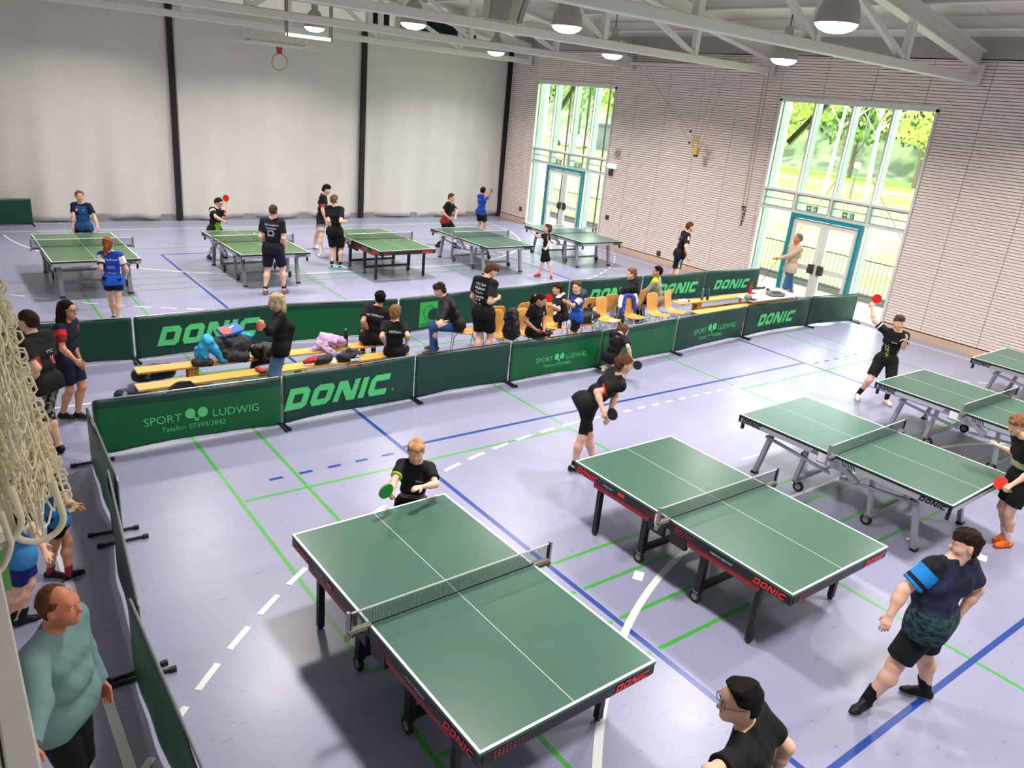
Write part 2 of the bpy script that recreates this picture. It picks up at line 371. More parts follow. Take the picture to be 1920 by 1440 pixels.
# exit signs on the glass above the doors
def exit_sign(y,label,z=2.43,x=W+.03,s=1):
    t=empty('exit_sign',(x,y,z)); mb=MB(); mb.box((0,0,0),(.012,.32*s,.14*s)); mb.build('plate',M_gsign,t)
    mb=MB(); h=.011
    mb.box((-h,-.02,0),(.008,.075*s,.11*s),0); mb.add([(-h,.13*s,0),(-h,.08*s,.045*s),(-h,.08*s,-.045*s)],[(0,1,2)]); mb.box((-h,.06*s,0),(.006,.05*s,.025*s))
    mb.ball((-h,-.105*s,.04*s),(.004,.014*s,.014*s)); mb.beam((-h,-.105*s,.02*s),(-h,-.09*s,-.02*s),.006,.025*s); mb.beam((-h,-.09*s,-.02*s),(-h,-.12*s,-.055*s),.006,.014*s); mb.beam((-h,-.09*s,-.02*s),(-h,-.06*s,-.05*s),.006,.014*s); mb.beam((-h,-.13*s,.0),(-h,-.08*s,.01*s),.006,.012*s)
    mb.build('symbol',M_swhite,t); return tag(t,label,'exit sign',group='exit signs')
exit_sign(11.3,'green exit sign on the near glass front, above the left door leaf'); exit_sign(10.3,'green exit sign on the near glass front, above the right door leaf')
exit_sign(21.35,'green exit sign on the far glass front, above the left door leaf'); exit_sign(20.35,'green exit sign on the far glass front, above the right door leaf')
t=tag(empty('emergency_light',(W,18.6,2.6)),'lit white emergency light with a dark box, on the timber wall by the far window','emergency light')
mb=MB(); mb.box((-.06,0,0),(.1,.34,.13)); mb.build('lamp_housing',mat('emergency_lamp','d6f2ec',rough=.4,emit=1.2),t,bevel=.02); mb=MB(); mb.box((-.05,.03,-.2),(.09,.12,.2)); mb.build('dark_box',M_alu,t)
t=tag(empty('round_sign',(W-.005,18.45,3.0)),'small round prohibition sign on the timber wall above the emergency light','sign')
mb=MB(); mb.box((-.008,0,0),(.01,.26,.3)); mb.build('plate',mat('sign_beige','cdbab4',rough=.6),t)
mb=MB(); mb.tube([(-.02,.09*math.cos(a*PI/8),.09*math.sin(a*PI/8)) for a in range(16)],.008,closed=True,n=6); mb.beam((-.02,.06,.06),(-.02,-.06,-.06),.008,.014); mb.build('symbol',mat('sign_grey','4d4648',rough=.6),t)
for (y,z,l) in ((16.1,.3,'dark wall socket low on the timber wall, left of the walking man'),(18.55,.98,'dark switch plate on the timber wall right of the far door'),(23.2,.5,'dark socket low on the wall between curtain and far window')):
    mb=MB(); mb.box((W-.012,y,z),(.024,.15,.15)); mb.box((W-.028,y,z),(.012,.07,.07)); tag(mb.build('wall_socket',M_alu,bevel=.006),l,'wall socket')
# lamps
M_bell=mat('lamp_bell_grey','aaa69f',rough=.45,metal=.2); M_lampglow=mat('lamp_glass','fff6f2',emit=9); M_dark=mat('dark_fixture','3a3736',rough=.5)
def lamp(x,y,z,label,s=1,energy=215):
    t=empty('ceiling_lamp',(x,y,z)); mb=MB()
    mb.lathe([(.27*s,0),(.275*s,.05),(.24*s,.2*s),(.17*s,.34*s),(.13*s,.4*s),(.12*s,.41*s)],n=24); mb.build('bell',M_bell,t,smooth=True)
    mb=MB(); mb.lathe([(.0001,-.11*s),(.12*s,-.1*s),(.21*s,-.065*s),(.255*s,-.02*s),(.262*s,.01*s),(.25*s,.02*s)],n=24); mb.build('lamp_glass',M_lampglow,t)
    mb=MB(); mb.lathe([(.09*s,.41*s),(.09*s,.62*s)],n=12); mb.build('ballast_box',M_bell,t)
    mb=MB(); mb.tube([(0,0,.6*s),(0,0,zroof(x)-z-.02)],.012); mb.build('suspension_rod',M_dark,t)
    ld=bpy.data.lights.new('lamp_light','AREA'); ld.shape='DISK'; ld.size=.62*s; ld.spread=math.radians(142); ld.energy=energy; ld.color=(1,.93,.88); lo=bpy.data.objects.new('lamp_light',ld); C.objects.link(lo); lo.parent=t; lo.location=(0,0,-.125)
    return tag(t,label,'ceiling lamp',group='bell-shaped hall lamps')
lamp(9.55,6.21,5.6,'large grey bell lamp in front of the near truss, top right of the picture')
lamp(14.65,10.55,5.6,'grey bell lamp hanging above the large near window')
lamp(14.59,15.61,5.6,'small lit bell lamp above and right of the far window')
lamp(9.46,11.36,5.6,'large lit bell lamp right of the grey loudspeaker pair')
lamp(14.71,20.88,5.6,'small lit bell lamp near the right end of the curtain')
lamp(8.77,15.5,5.6,'lit bell lamp left of the grey loudspeaker pair')
lamp(9.02,21.16,5.6,'small lit bell lamp behind the white tube light above the basketball hoop')
for (x,y) in ((14.6,5.4),(4.0,15.6),(4,21),(4,11),(4,5.6),(4,.6),(9.4,1.2),(14.6,.2)): lamp(x,y,5.9,'bell lamp outside the picture above the left and near side of the hall')
# tube light
t=tag(empty('tube_light',(0,0,0)),'white tube light on two metal hangers above the basketball hoop','tube light')
mb=MB(); mb.box((8.38,20,5.3),(1.16,.1,.07)); mb.build('tube',mat('tube_glow','f4f1ee',emit=3),t)
mb=MB()
for x in (7.8,8.96):
    for dy in (-.06,.06): mb.beam((x,20+dy,5.24),(x,20+dy,6.1),.04,.015)
mb.build('hanger',mat('galvanised','8d8b88',rough=.4,metal=.6),t)
mb=MB(); mb.box((8.4,20,6.1),(2.8,.08,.08)); mb.build('carrier_rail',M_steel,t)
# basketball hoop folded under the truss
t=tag(empty('basketball_hoop',(8.95,23.5,4.7)),'red basketball ring hanging from a folded white backboard frame','basketball hoop')
mb=MB(); 
for z,y in ((.42,-.1),(.52,.35)): mb.beam((-1.35,y,z),(1.2,y,z),.05,.05)
for x in (-1.0,-.75,.55,.8): mb.beam((x,.1,.42),(x,.1,.85),.05,.05)
mb.beam((-.8,.1,.85),(.7,.1,.85),.06,.06)
for x in (-.75,.55): mb.beam((x,.1,.85),(x,-.1,.98),.05,.05)
mb.beam((-.8,-.1,.8),(.7,-.1,.8),.04,.04); mb.box((0,.15,.47),(1.8,.6,.03)); mb.build('backboard_frame',M_steel,t)
mb=MB(); mb.box((0,0,.33),(.18,.08,.2),taper=.7); mb.build('bracket',mat('hoop_red','b02a22',rough=.4),t)
mb=MB(); mb.tube([(.225*math.sin(a*PI/12),-.06*math.cos(a*PI/12),.225*math.cos(a*PI/12)) for a in range(24)],.011,closed=True,n=8); mb.build('ring',MATS['hoop_red'],t,smooth=True)
mb=MB()
for k in range(10):
    a=2*PI*k/10; p=(.22*math.sin(a),-.03,.22*math.cos(a)); q=(-.08+.1*math.sin(a+.3),.1,-.27+.12*math.cos(a+.3)); q2=(-.08+.1*math.sin(a-.3),.1,-.27+.12*math.cos(a-.3)); mb.tube([p,q],.003,n=4); mb.tube([p,q2],.003,n=4)
mb.build('net',mat('hoop_net','c9c3bd',rough=.8),t)
# loudspeakers
M_spk=mat('speaker_grey','8b8783',rough=.8); M_spkf=mat('speaker_cream','c9c4ae',rough=.6)
def speaker(x,y,z,w,h,rz,label,tilt=.25):
    t=empty('loudspeaker',(x,y,z),rz); t.rotation_euler=(tilt,0,rz); mb=MB(); mb.box((0,.15,0),(w,.3,h),taper=.82); mb.build('cabinet',M_spkf,t,bevel=.01)
    mb=MB(); mb.box((0,-.012,0),(w*.92,.03,h*.94),taper=.84); mb.build('grille',M_spk,t)
    mb=MB(); mb.beam((0,.15,h/2),(0,.15,h/2+.5),.05,.05); mb.build('bracket',M_steel,t); return tag(t,label,'loudspeaker',group='ceiling loudspeakers')
speaker(9.2,13.0,6.03,.5,.72,-.1,'grey loudspeaker hanging at the top, left one of the big pair'); speaker(9.85,13.15,6.05,.42,.72,.75,'cream edged loudspeaker hanging at the top, right one of the big pair')
speaker(6.15,17.9,6.1,.34,.45,-.1,'grey loudspeaker at the top left above the basketball hoop, left one of its pair'); speaker(6.65,17.95,6.08,.3,.42,.5,'grey loudspeaker at the top left above the basketball hoop, right one of its pair')
speaker(11.4,20.6,6.0,.34,.42,.1,'small grey loudspeaker behind the bell lamp left of the dark netting')
# gymnastic rings hoisted to the wall, hanging ropes
M_wood=mat('varnished_beech','d8b25a',rough=.4,vary=.1,vscale=5); M_rope=mat('pale_rope','c9bcae',rough=.8); M_black=mat('black_rubber','161414',rough=.6)
t=tag(empty('gymnastic_rings',(17.7,15.05,3.65)),'bundle of yellow wooden gymnastic rings with black ball stops, hoisted up before the timber wall','gymnastic rings')
for k,(dy,dz,a) in enumerate(((.1,.08,.3),(-.08,.06,1.0),(.0,-.02,-.5),(-.16,0,.9))):
    mb=MB(); mb.tube([(-.05*k+.1*math.cos(q*PI/8)*math.sin(a),dy+.1*math.cos(q*PI/8)*math.cos(a),dz+.1*math.sin(q*PI/8)) for q in range(16)],.014,closed=True,n=6); mb.build('ring',M_wood,t,smooth=True)
mb=MB(); mb.box((-.05,-.06,-.22),(.1,.14,.2)); mb.build('ring_handle',M_wood,t,bevel=.02)
mb=MB()
for p in ((0,.3,.28),(0,.28,-.02),(-.04,-.1,-.34),(-.04,-.02,-.34)): mb.ball(p,.035)
mb.build('ball_stop',M_black,t,smooth=True)
mb=MB()
for p,q in (((0,.3,.28),(0,2.75,1.98)),((0,.28,-.02),(0,2.45,1.98)),((0,.3,.28),(0,.1,.1)),((0,-.05,0),(0,-.25,1.98)),((0,-.12,-.3),(0,-.6,1.98))): mb.tube([p,q],.008,n=5)
mb.build('rope',M_rope,t)
mb=MB(); mb.box((.13,1.0,1.99),(.36,4.2,.06)); mb.build('pulley_rail',M_steel,t)
for dy,l in ((0,'left'),(.0,'right')): pass
t=tag(empty('climbing_rope_bundle',(17.75,13.1,2.1)),'pair of brown ropes hanging down the timber wall to a dark tangled hoist chain','rope')
for dy in (-.05,.06):
    mb=MB(); mb.tube([(0,dy+.1,3.5),(0,dy,.1)],.014,n=6,mi=0); mb.build('rope',mat('brown_rope','b09a80',rough=.8),t)
mb=MB(); rnd=random.Random(3); pts=[]
for k in range(70): pts.append((rnd.uniform(-.05,.05),rnd.uniform(-.09,.09)*(1-k/160),.12-k*.0075+rnd.uniform(-.05,.05)))
mb.tube(pts,.01,n=4); mb.build('hoist_chain',mat('chain_grey','544e4a',rough=.5,metal=.5),t)
# ------------------------------------------------------------------ outside
M_grass=mat('meadow_grass','9cc24e',rough=.9,col2='b4d468',vary=.6,vscale=.35,bump=.3,bscale=30)
mb=MB(); mb.box((72,12,-.3),(107,160,.1)); o=struct(mb.build('ground_lawn',M_grass))
M_pave=mat('pale_paving','a9a79f',rough=.85,vary=.05,vscale=2); mb=MB(); mb.box((19.6,12,-.14),(2.2,60,.2)); mb.box((38,12,-.235),(4,160,.04)); struct(mb.build('ground_paving',M_pave))
M_road=mat('asphalt_path','9c9c9a',rough=.9); mb=MB(); mb.box((66,12,-.235),(3,160,.04)); struct(mb.build('ground_path',M_road))
M_galv=mat('galvanised_rail','6a7068',rough=.4,metal=.5)
def railing(y0,y1,label):
    t=empty('railing',(20.6,y0,0)); mb=MB(); mb.beam((0,0,1.08),(0,y1-y0,1.08),.04,.03); mb.beam((0,0,.12),(0,y1-y0,.12),.04,.03); mb.build('rail',M_galv,t)
    n=int((y1-y0)/.13); mb=MB()
    for k in range(n+1): mb.beam((0,k*(y1-y0)/n,.1),(0,k*(y1-y0)/n,1.12),.014,.014)
    mb.build('baluster',M_galv,t)['kind']='stuff'; mb=MB(); mb.box((.05,(y1-y0)/2,-.02),(.1,y1-y0,.4)); mb.build('kerb',M_pave,t)
    return tag(t,label,'railing')
railing(8.0,15.0,'grey bar railing outside behind the large near glass front'); railing(17.4,25.0,'grey bar railing outside behind the far glass front')
def brace(y0,y1,l):
    t=empty('facade_bracing',(19.3,y0,0)); L=y1-y0
    for k in range(4):
        yy=.35+k*L/4+.25
        mb=MB(); mb.beam((0,yy,-.05),(0,yy,5.6),.05,.05); mb.build('post',M_olive,t)
    mb=MB(); mb.beam((.1,L*.02,3.9),(.1,L*.3,5.6),.02,.02); mb.beam((.12,L*1.1,0),(.12,L*.38,5.6),.014,.014); mb.beam((.12,-L*.25,-.05),(.12,L*.45,3.2),.014,.014); mb.build('tie_rod',M_olive,t)
    mb=MB(); mb.beam((.05,L*.78,4.35),(.05,L*1.02,3.7),.1,.12) if False else mb.beam((.05,L*1.1,3.9),(.05,L*.82,5.2),.1,.14); mb.build('diagonal_strut',M_olive,t)
    tag(t,l,'steel bracing')
brace(8.8,12.85,'dark olive posts and tie rods outside the large near glass front'); brace(18.9,22.9,'dark olive posts and tie rods outside the far glass front')
# trees
def crown_mesh(n,rx,rz,seed,leaf):
    rnd=random.Random(seed); v=[];f=[]
    blobs=[(rnd.gauss(0,.45)*rx,rnd.gauss(0,.45)*rx,rnd.uniform(-.6,.75)*rz,rnd.uniform(.28,.5)*rx) for _ in range(16)]
    for i in range(n):
        b=blobs[i%16]; th=rnd.uniform(0,2*PI); u=rnd.uniform(-1,1); r=b[3]*rnd.uniform(.75,1.08); q=math.sqrt(1-u*u)
        c=Vector((b[0]+r*q*math.cos(th),b[1]+r*q*math.sin(th),b[2]+r*u)); a=Vector((rnd.gauss(0,1),rnd.gauss(0,1),rnd.gauss(0,1))).normalized(); d=a.orthogonal().normalized(); e=a.cross(d); s=leaf*rnd.uniform(.6,1.3)
        k=len(v); v+=[c-d*s,c-e*s*.5,c+d*s,c+e*s*.5]; f.append((k,k+1,k+2,k+3))
    me=bpy.data.meshes.new('crown'); me.from_pydata([tuple(p) for p in v],[],f); return me
LEAF=[mat('leaf_yellow_green','b9cf6c',rough=.8,vary=.2,vscale=1.5),mat('leaf_mid_green','8aa865',rough=.8,vary=.25,vscale=1.2),mat('leaf_dark_green','5c7452',rough=.8,vary=.25,vscale=1)]
M_bark=mat('brown_bark','75685a',rough=.9,vary=.2,vscale=4); M_birch=mat('white_birch_bark','e4e2da',rough=.7,col2='8d8a84',vary=.2,vscale=5,stretch=(1,1,3))
def branches(mb,p,d,L,r,depth,rnd):
    q=p+d*L; mb.tube([p,p+d*L*.5+Vector((rnd.gauss(0,.04),rnd.gauss(0,.04),0))*L,q],[r,r*.8,r*.55],n=5,caps=False)
    if depth==0: return
    for k in range(3 if depth<3 else 2):
        nd=(d+Vector((rnd.gauss(0,.55),rnd.gauss(0,.55),rnd.gauss(.15,.3)))).normalized(); branches(mb,p+d*L*rnd.uniform(.45,1),nd,L*rnd.uniform(.55,.8),r*.5,depth-1,rnd)
def tree(x,y,h,kind,label,seed,grp):
    t=empty('tree',(x,y,-.3)); rnd=random.Random(seed); mb=MB()
    if kind=='birch':
        lean=Vector((0,rnd.uniform(-.05,.05),1)).normalized()
        mb.tube([Vector((0,0,0)),lean*h*.5,lean*h],[.16,.11,.03],n=8); mb.build('trunk',M_birch,t,smooth=True)
        mb=MB()
        for k in range(16):
            z=h*rnd.uniform(.32,.95); a=rnd.uniform(0,2*PI); d=Vector((math.cos(a)*.8,math.sin(a)*.8,.75)).normalized(); branches(mb,lean*z,d,(h-z)*.4+.7,.03,2,rnd)
        mb.build('branches',M_birch,t); me=crown_mesh(1400,h*.26,h*.3,seed,.07); me.materials.append(LEAF[0]); o=bpy.data.objects.new('foliage',me); C.objects.link(o); o.parent=t; o.location=(0,0,h*.72)
    else:
        k={'y':0,'m':1,'d':2}[kind]; mb.tube([(0,0,0),(0,.1,h*.35),(0,0,h*.7)],[.22,.16,.07],n=8); mb.build('trunk',M_bark,t,smooth=True); mb=MB()
        for q in range(9):
            z=h*rnd.uniform(.25,.6); a=rnd.uniform(0,2*PI); branches(mb,Vector((0,0,z)),Vector((math.cos(a),math.sin(a),.7)).normalized(),h*.22,.05,2,rnd)
        mb.build('branches',M_bark,t); me=crown_mesh(6500 if h<14 else 5000,h*.42,h*.42,seed,.2 if h<14 else .38); me.materials.append(LEAF[k]); o=bpy.data.objects.new('foliage',me); C.objects.link(o); o.parent=t; o.location=(0,0,h*.6)
    return tag(t,label,'tree',group=grp)
tree(52,31.9,12,'birch','left one of the two white birches behind the near window',1,'white birches beyond the windows')
tree(52.5,29.0,13,'birch','right one of the two white birches behind the near window',2,'white birches beyond the windows')
tree(58,26.5,10.5,'y','fresh yellow green tree behind the right part of the near window',3,'leafy trees beyond the windows')
tree(60,42.5,10,'y','pale budding tree behind the left part of the near window',4,'leafy trees beyond the windows')
# wooded hillside closing the view
hm=MB(); hn=60; rnd=random.Random(11)
for i in range(hn+1):
    for j in range(13):
        hm.v.append((84+j*3+rnd.uniform(-1,1),-10+i*3.2,-.3+j*2.3*min(1,j/2)+ (rnd.uniform(-1.2,1.6) if j else 0)))
for i in range(hn):
    for j in range(12): a=i*13+j; hm.f.append((a,a+1,a+14,a+13)); hm.m.append(0)
struct(hm.build('ground_wooded_hill',mat('hill_woods','66775a',rough=.95,col2='97a878',vary=.7,vscale=.5,bump=1,bscale=3)))
k=10
for (x,y,h,kd) in ((76,22,15,'d'),(78,30,16,'m'),(77,38,16,'d'),(79,46,15,'m'),(76,54,15,'d'),(74,64,16,'m'),(76,74,15,'y'),(74,84,16,'m'),(74,94,16,'d'),(72,104,15,'y'),(70,116,17,'m'),(60,98,12,'m')):
    tree(x,y,h,kd,'trees of the dense wooded edge beyond the meadow, seen through the windows',k,'wood edge beyond the meadow'); k+=1
mb=MB(); mb.tube([(0,0,0),(0,0,6)],.07,n=8); t=tag(empty('lamp_post',(54,31.0,-.3)),'thin pale lamp post on the meadow between the two birches','lamp post'); mb.build('pole',M_galv,t); mb=MB(); mb.ball((0,0,2.4),.25); mb.build('lantern',M_frame,t)
t=tag(empty('parked_car',(60,69,-.25)),'white parked car far outside, seen through the far window','car'); mb=MB(); mb.box((0,0,.6),(1.8,4.2,.7)); mb.box((0,-.2,1.15),(1.5,2.2,.5),taper=1.15); mb.build('body',mat('car_white','dfe3e6',rough=.3),t,bevel=.12)
mb=MB()
for sx in (-.85,.85):
    for sy in (-1.3,1.3): mb.tube([(sx-.1,sy,.32),(sx+.1,sy,.32)],.32,n=14)
mb.build('wheel',M_black,t)
t=tag(empty('dark_shelter',(64,63,-.25)),'dark low shelter far outside, seen through the far window','shelter'); mb=MB(); mb.box((0,0,1.3),(4,9,2.6)); mb.build('walls',mat('shelter_grey','5b6166',rough=.8),t); mb=MB(); mb.box((0,0,2.7),(4.6,9.6,.2)); mb.build('roof',mat('shelter_roof','43474c',rough=.8),t)
# ------------------------------------------------------------------ table tennis tables
M_top=mat('green_table_top','43695a',rough=.3,vary=.03,vscale=4,spec=.5); M_topb=mat('bright_green_table_top','4a7048',rough=.3,vary=.03,vscale=4)
M_tline=mat('table_line_white','eef0ec',rough=.35); M_blk=mat('black_steel','141417',rough=.4); M_silv=mat('silver_steel','9b9da4',rough=.35,metal=.35); M_red=mat('red_steel','a01c22',rough=.4)
M_redl=mat('red_lettering','dd2b2b',rough=.4); M_whl=mat('white_lettering','f2f2f2',rough=.5); M_nett=mat('table_net_green','17302a',rough=.8); M_tape=mat('net_tape','e8ece8',rough=.6); M_tyre=mat('wheel_grey','8f8d84',rough=.5); M_chrome=mat('chrome','c9cbd0',rough=.25,metal=.8)
_dn=donic(1)
def MB_box(n,c,sz,m,p):
    q=MB(); q.box(c,sz); return q.build(n,m,p)
def wheel(mb,mb2,x,y,r=.065):
    mb.tube([(x-.014,y,r),(x+.014,y,r)],r,n=16); mb2.tube([(x-.017,y,r),(x+.017,y,r)],r*.55,n=12)
def make_table(kind,bright=False):
    t=empty('table_tennis_table'); red=kind=='red'; L=1.37; Wd=.7625; MT=M_topb if bright else M_top
    for s in (-1,1):
        mb=MB(); mb.box((0,s*(L/2+.001),.748),(2*Wd,L-.004,.024)); tp=mb.build('table_top',MT,t)
        mb=MB(); z=.7605
        for x in (-Wd+.01,Wd-.01): mb.box((x,s*L/2,z),(.02,L-.002,.001))
        mb.box((0,s*(L-.01),z),(2*Wd-.04,.02,.001)); mb.box((0,s*(L/2-.006),z),(.004,L-.03,.001)); mb.build('white_line',M_tline,tp)
        # apron
        mb=MB(); h=.085 if red else .075; zc=.735-h/2; mi=0 if red else 1
        for x in (-Wd+.014,Wd-.014): mb.box((x,s*L/2,zc),(.024,L-.01,h),mi); 
        mb.box((0,s*(L-.014),zc),(2*Wd-.06,.024,h),mi)
        if not red:
            for x in (-Wd+.001,Wd-.001): mb.box((x,s*L/2,.735),(.004,L-.01,.02),0)
            mb.box((0,s*(L-.001),.735),(2*Wd,.004,.02),0)
            for x in (-Wd+.003,Wd-.003): mb.box((x,s*(L-.02),.70),(.008,.035,.085),0)
        ap=mb.build('apron',[M_blk,mat('pale_silver_apron','b4b6bb',rough=.4,metal=.2)],t)
        # lettering on the aprons
        hh=.062 if red else .056; mt=MB(); ml=M_redl if red else M_blk
        tw=_dn[2]*hh
        for x,dx in ((-Wd,-1),(Wd,1)):
            if dx<0: st=L-.05 if s>0 else -L+.05+tw
            else: st=-L+.05 if s<0 else L-.05-tw
            put(mt,_dn,(lambda a,b,x=x,dx=dx,st=st:(x+dx*.003,st+dx*a,zc-hh/2+b)),scale=hh)
        put(mt,_dn,(lambda a,b,s=s:(-s*(Wd-.06-tw+a),s*(L+.003),zc-hh/2+b)),scale=hh)
        # honeycomb dots / slashes near the net
        for x,dx in ((-Wd,-1),(Wd,1)):
            if red:
                for q in range(14):
                    for rr in range(3):
                        yy=s*(.1+q*.028); sc=.009*(1-q/18)
                        mt.add([(x+dx*.003,yy-sc,zc+.02-rr*.022),(x+dx*.003,yy,zc+.02-rr*.022-sc),(x+dx*.003,yy+sc,zc+.02-rr*.022),(x+dx*.003,yy,zc+.02-rr*.022+sc)],[(0,1,2,3)])
            else:
                for q in range(5):
                    yy=s*(.14+q*.035); mt.add([(x+dx*.003,yy,zc-.025),(x+dx*.003,yy+.014,zc-.025),(x+dx*.003,yy+.014-s*.03,zc+.028),(x+dx*.003,yy-s*.03,zc+.028)],[(0,1,2,3)])
        if red:
            for q in range(10):
                for rr in range(3): 
                    xx=-Wd+.12+q*.03; sc=.009*(1-q/14); yy=s*(L+.003); zz=zc+.02-rr*.022
                    if s<0: mt.add([(xx-sc,yy,zz),(xx,yy,zz-sc),(xx+sc,yy,zz),(xx,yy,zz+sc)],[(0,1,2,3)])
        mt.build('lettering',ml,ap)
        if red:
            mw=MB()
            if s>0: tx=text_polys('D E L H I'); ys=L-.47
            else: tx=text_polys('MADE IN GERMANY'); ys=-L+.85
            sc=(.036 if s>0 else .028)
            put(mw,tx,lambda a,b,ys=ys:(-Wd-.003,ys-a,zc-.012+b),scale=sc)
            if s>0:
                tx2=text_polys('D E L H I'); put(mw,tx2,lambda a,b:(Wd+.003,ys-.2+a,zc-.012+b),scale=sc)
            mw.build('white_lettering',M_whl,ap)
            if s>0: mb=MB(); mb.box((-Wd-.001,L-.73,zc+.002),(.006,.09,.035)); mb.build('red_block',M_redl,ap)
    # undercarriage
    if red:
        for s in (-1,1):
            mb=MB()
            for x in (-.745,.745): mb.beam((x,s*.1,.625),(x,s*1.05,.625),.02,.06)
            mb.beam((-.66,s*.95,.6),(.66,s*.95,.6),.04,.05); mb.build('side_rail',[M_red],t)
            for x in (-.66,.66):
                mb=MB(); mb.box((x,s*1.02,.34),(.055,.055,.64)); lg=mb.build('leg',M_blk,t,bevel=.004); mb=MB(); mb.lathe([(.022,0),(.022,.03)],(x,s*1.02,0),n=10); mb.build('foot',M_dark,lg)
            for x in (-.62,.62):
                mb=MB(); mb.box((x,s*.38,.4),(.06,.07,.54)); lg=mb.build('leg',M_blk,t,bevel=.004)
                a=MB(); c=MB(); wheel(a,c,x,s*.38+.02); mb=MB(); mb.box((x,s*.38+.015,.13),(.045,.06,.03)); mb.build('caster_fork',M_chrome,lg)
                wh=a.build('wheel',M_black,t); c.build('hub',M_tyre,wh)
            mb=MB(); mb.box((0,s*.38,.17),(1.2,.06,.05)); mb.build('crossbar',M_blk,t)
            [MB_box('hinge_plate',(e*(Wd-.02),s*.14,.6),(.04,.2,.13),M_blk,t) for e in (-1,1)]
        mb=MB(); mb.box((-Wd+.0,.13,.68),(.012,.07,.1)); mb.build('net_card',M_whl,t)
    else:
        for s in (-1,1):
            for x in (-.6,.6):
                mb=MB(); mb.beam((x,s*.93,.66),(x,s*1.07,.02),.075,.055,up=(0,1,0)); lg=mb.build('leg',M_silv,t,bevel=.005); mb=MB(); mb.box((x,s*1.075,.015),(.085,.07,.03)); mb.build('foot',M_black,lg)
                mb=MB(); mb.beam((x,s*.42,.68),(x,s*.5,.14),.06,.05,up=(0,1,0)); lg=mb.build('leg',M_silv,t,bevel=.004)
                a=MB(); c=MB(); wheel(a,c,x+.05,s*.46,.07); mb=MB(); mb.box((x+.02,s*.48,.15),(.1,.06,.02)); mb.build('caster_fork',M_silv,lg); wh=a.build('wheel',M_black,t); c.build('hub',M_tyre,wh)
                mb=MB(); mb.box((x*1.17,s*(1.37-.04),.62),(.035,.035,.12)); mb.build('corner_stop',M_black,t)
            mb=MB()
            mb.beam((-.6,s*.5,.16),(.6,s*.5,.16),.05,.05); mb.beam((-.6,s*.95,.6),(.6,s*.95,.6),.05,.05); mb.build('crossbar',M_silv,t)
            for x in (-.6,.6):
                mb=MB(); mb.beam((x*1.07,s*.07,.46),(x*1.07,s*1.0,.57),.025,.035); mb.build('stay_bar',M_silv,t)
        for x in (-Wd+.02,Wd-.02):
            mb=MB(); mb.add([(x+e,y,z) for e in (-.03,.03) for (y,z) in ((-.04,.69),(-.16,.6),(-.3,.5),(-.34,.56),(-.1,.69))],[(4,3,2,1,0),(5,6,7,8,9),(0,1,6,5),(1,2,7,6),(2,3,8,7),(3,4,9,8),(4,0,5,9)])
            mb.box((x,.03,.64),(.04,.36,.1)); mb.build('hinge_plate',M_silv,t)
        mb=MB(); mb.box((-Wd-.002,.12,.665),(.008,.16,.11)); mb.build('net_card',M_whl,t)
    # net
    n=empty('net'); n.parent=t; mb=MB(); hw=.915
    for k in range(153): x=-hw+k*2*hw/152; mb.box((x,0,.8375),(.0022,.0015,.145))
    for k in range(13): mb.box((0,0,.767+k*.0118),(2*hw,.0015,.0018))
    mb.build('mesh',M_nett,n); mb=MB(); mb.box((0,0,.908),(2*hw,.004,.014)); mb.build('tape',M_tape,n)
    mb=MB(); mb.box((0,0,.764),(2*hw,.004,.006)); mb.build('cord',M_blk,n)
    for s in (-1,1):
        mb=MB(); mb.box((s*.925,0,.84),(.02,.025,.17)); mb.box((s*.91,0,.84),(.014,.02,.15),1); ps=mb.build('net_post',[M_silv,M_blk],n)
        mb=MB(); mb.box((s*.84,0,.765),(.18,.045,.012)); mb.box((s*.85,0,.735),(.13,.05,.035)); mb.tube([(s*.93,0,.74),(s*.93,0,.69)],.02); mb.build('clamp',M_silv if not red else M_tyre,ps)
        mt=MB(); put(mt,(_dn[0],_dn[1]),(lambda a,b,s=s:(s*.85-.06+a,-.027,.72+b)),scale=.026); mt.build('lettering',M_blk,ps)
    return t
TB=[('red',2.924,4.097,.018,'big green table with black and red frame at the front, nearest to the camera'),
('red',6.068,4.086,.002,'green table with black and red frame, second from the camera, right of the nearest one'),
('silver',9.047,4.191,.023,'green table with grey steel frame, right behind the second black and red table'),
('silver',12.307,4.116,-.005,'green table with grey steel frame in front of the boy raising his red bat'),
('silver',15.567,4.104,.012,'green table with grey frame cut by the right picture edge, closest to the timber wall'),
('bright',2.575,17.545,.001,'bright green table with grey frame at the far left, behind the red-haired girl'),
('bright',6.027,17.499,.008,'bright green table with grey frame in the back row, before the man in navy shorts'),
('redb',9.13,17.326,.025,'green table with black and red frame in the back row, centre'),
('silver',12.122,17.219,.013,'green table with grey frame in the back row, before the man in black and red'),
('silver',15.48,17.303,-.02,'pale shining table with grey frame in the back row, nearest the far window')]
protos={}
for kd,x,y,a,l in TB:
    if kd not in protos: protos[kd]=make_table('red' if kd.startswith('red') else 'silver',kd in('bright','redb')); o=protos[kd]
    else: o=copy_tree(protos[kd])
    o.location=(x,y,0); o.rotation_euler=(0,0,a); tag(o,l,'table tennis table',group='table tennis tables')
M_ball=mat('white_ball','f4f4f2',rough=.4)
for (x,y,z,l) in ((8.62,3.25,.02,'white ball on the floor under the grey framed table, right front'),(6.2,18.0,.84,'white ball in flight over the table behind the man in black'),(9.07,9.42,.02,'white ball on the floor beside the squatting girl')):
    mb=MB(); mb.ball((0,0,0),.02,n=14); o=mb.build('table_tennis_ball',M_ball,smooth=True,loc=(x,y,z)); tag(o,l,'ball')
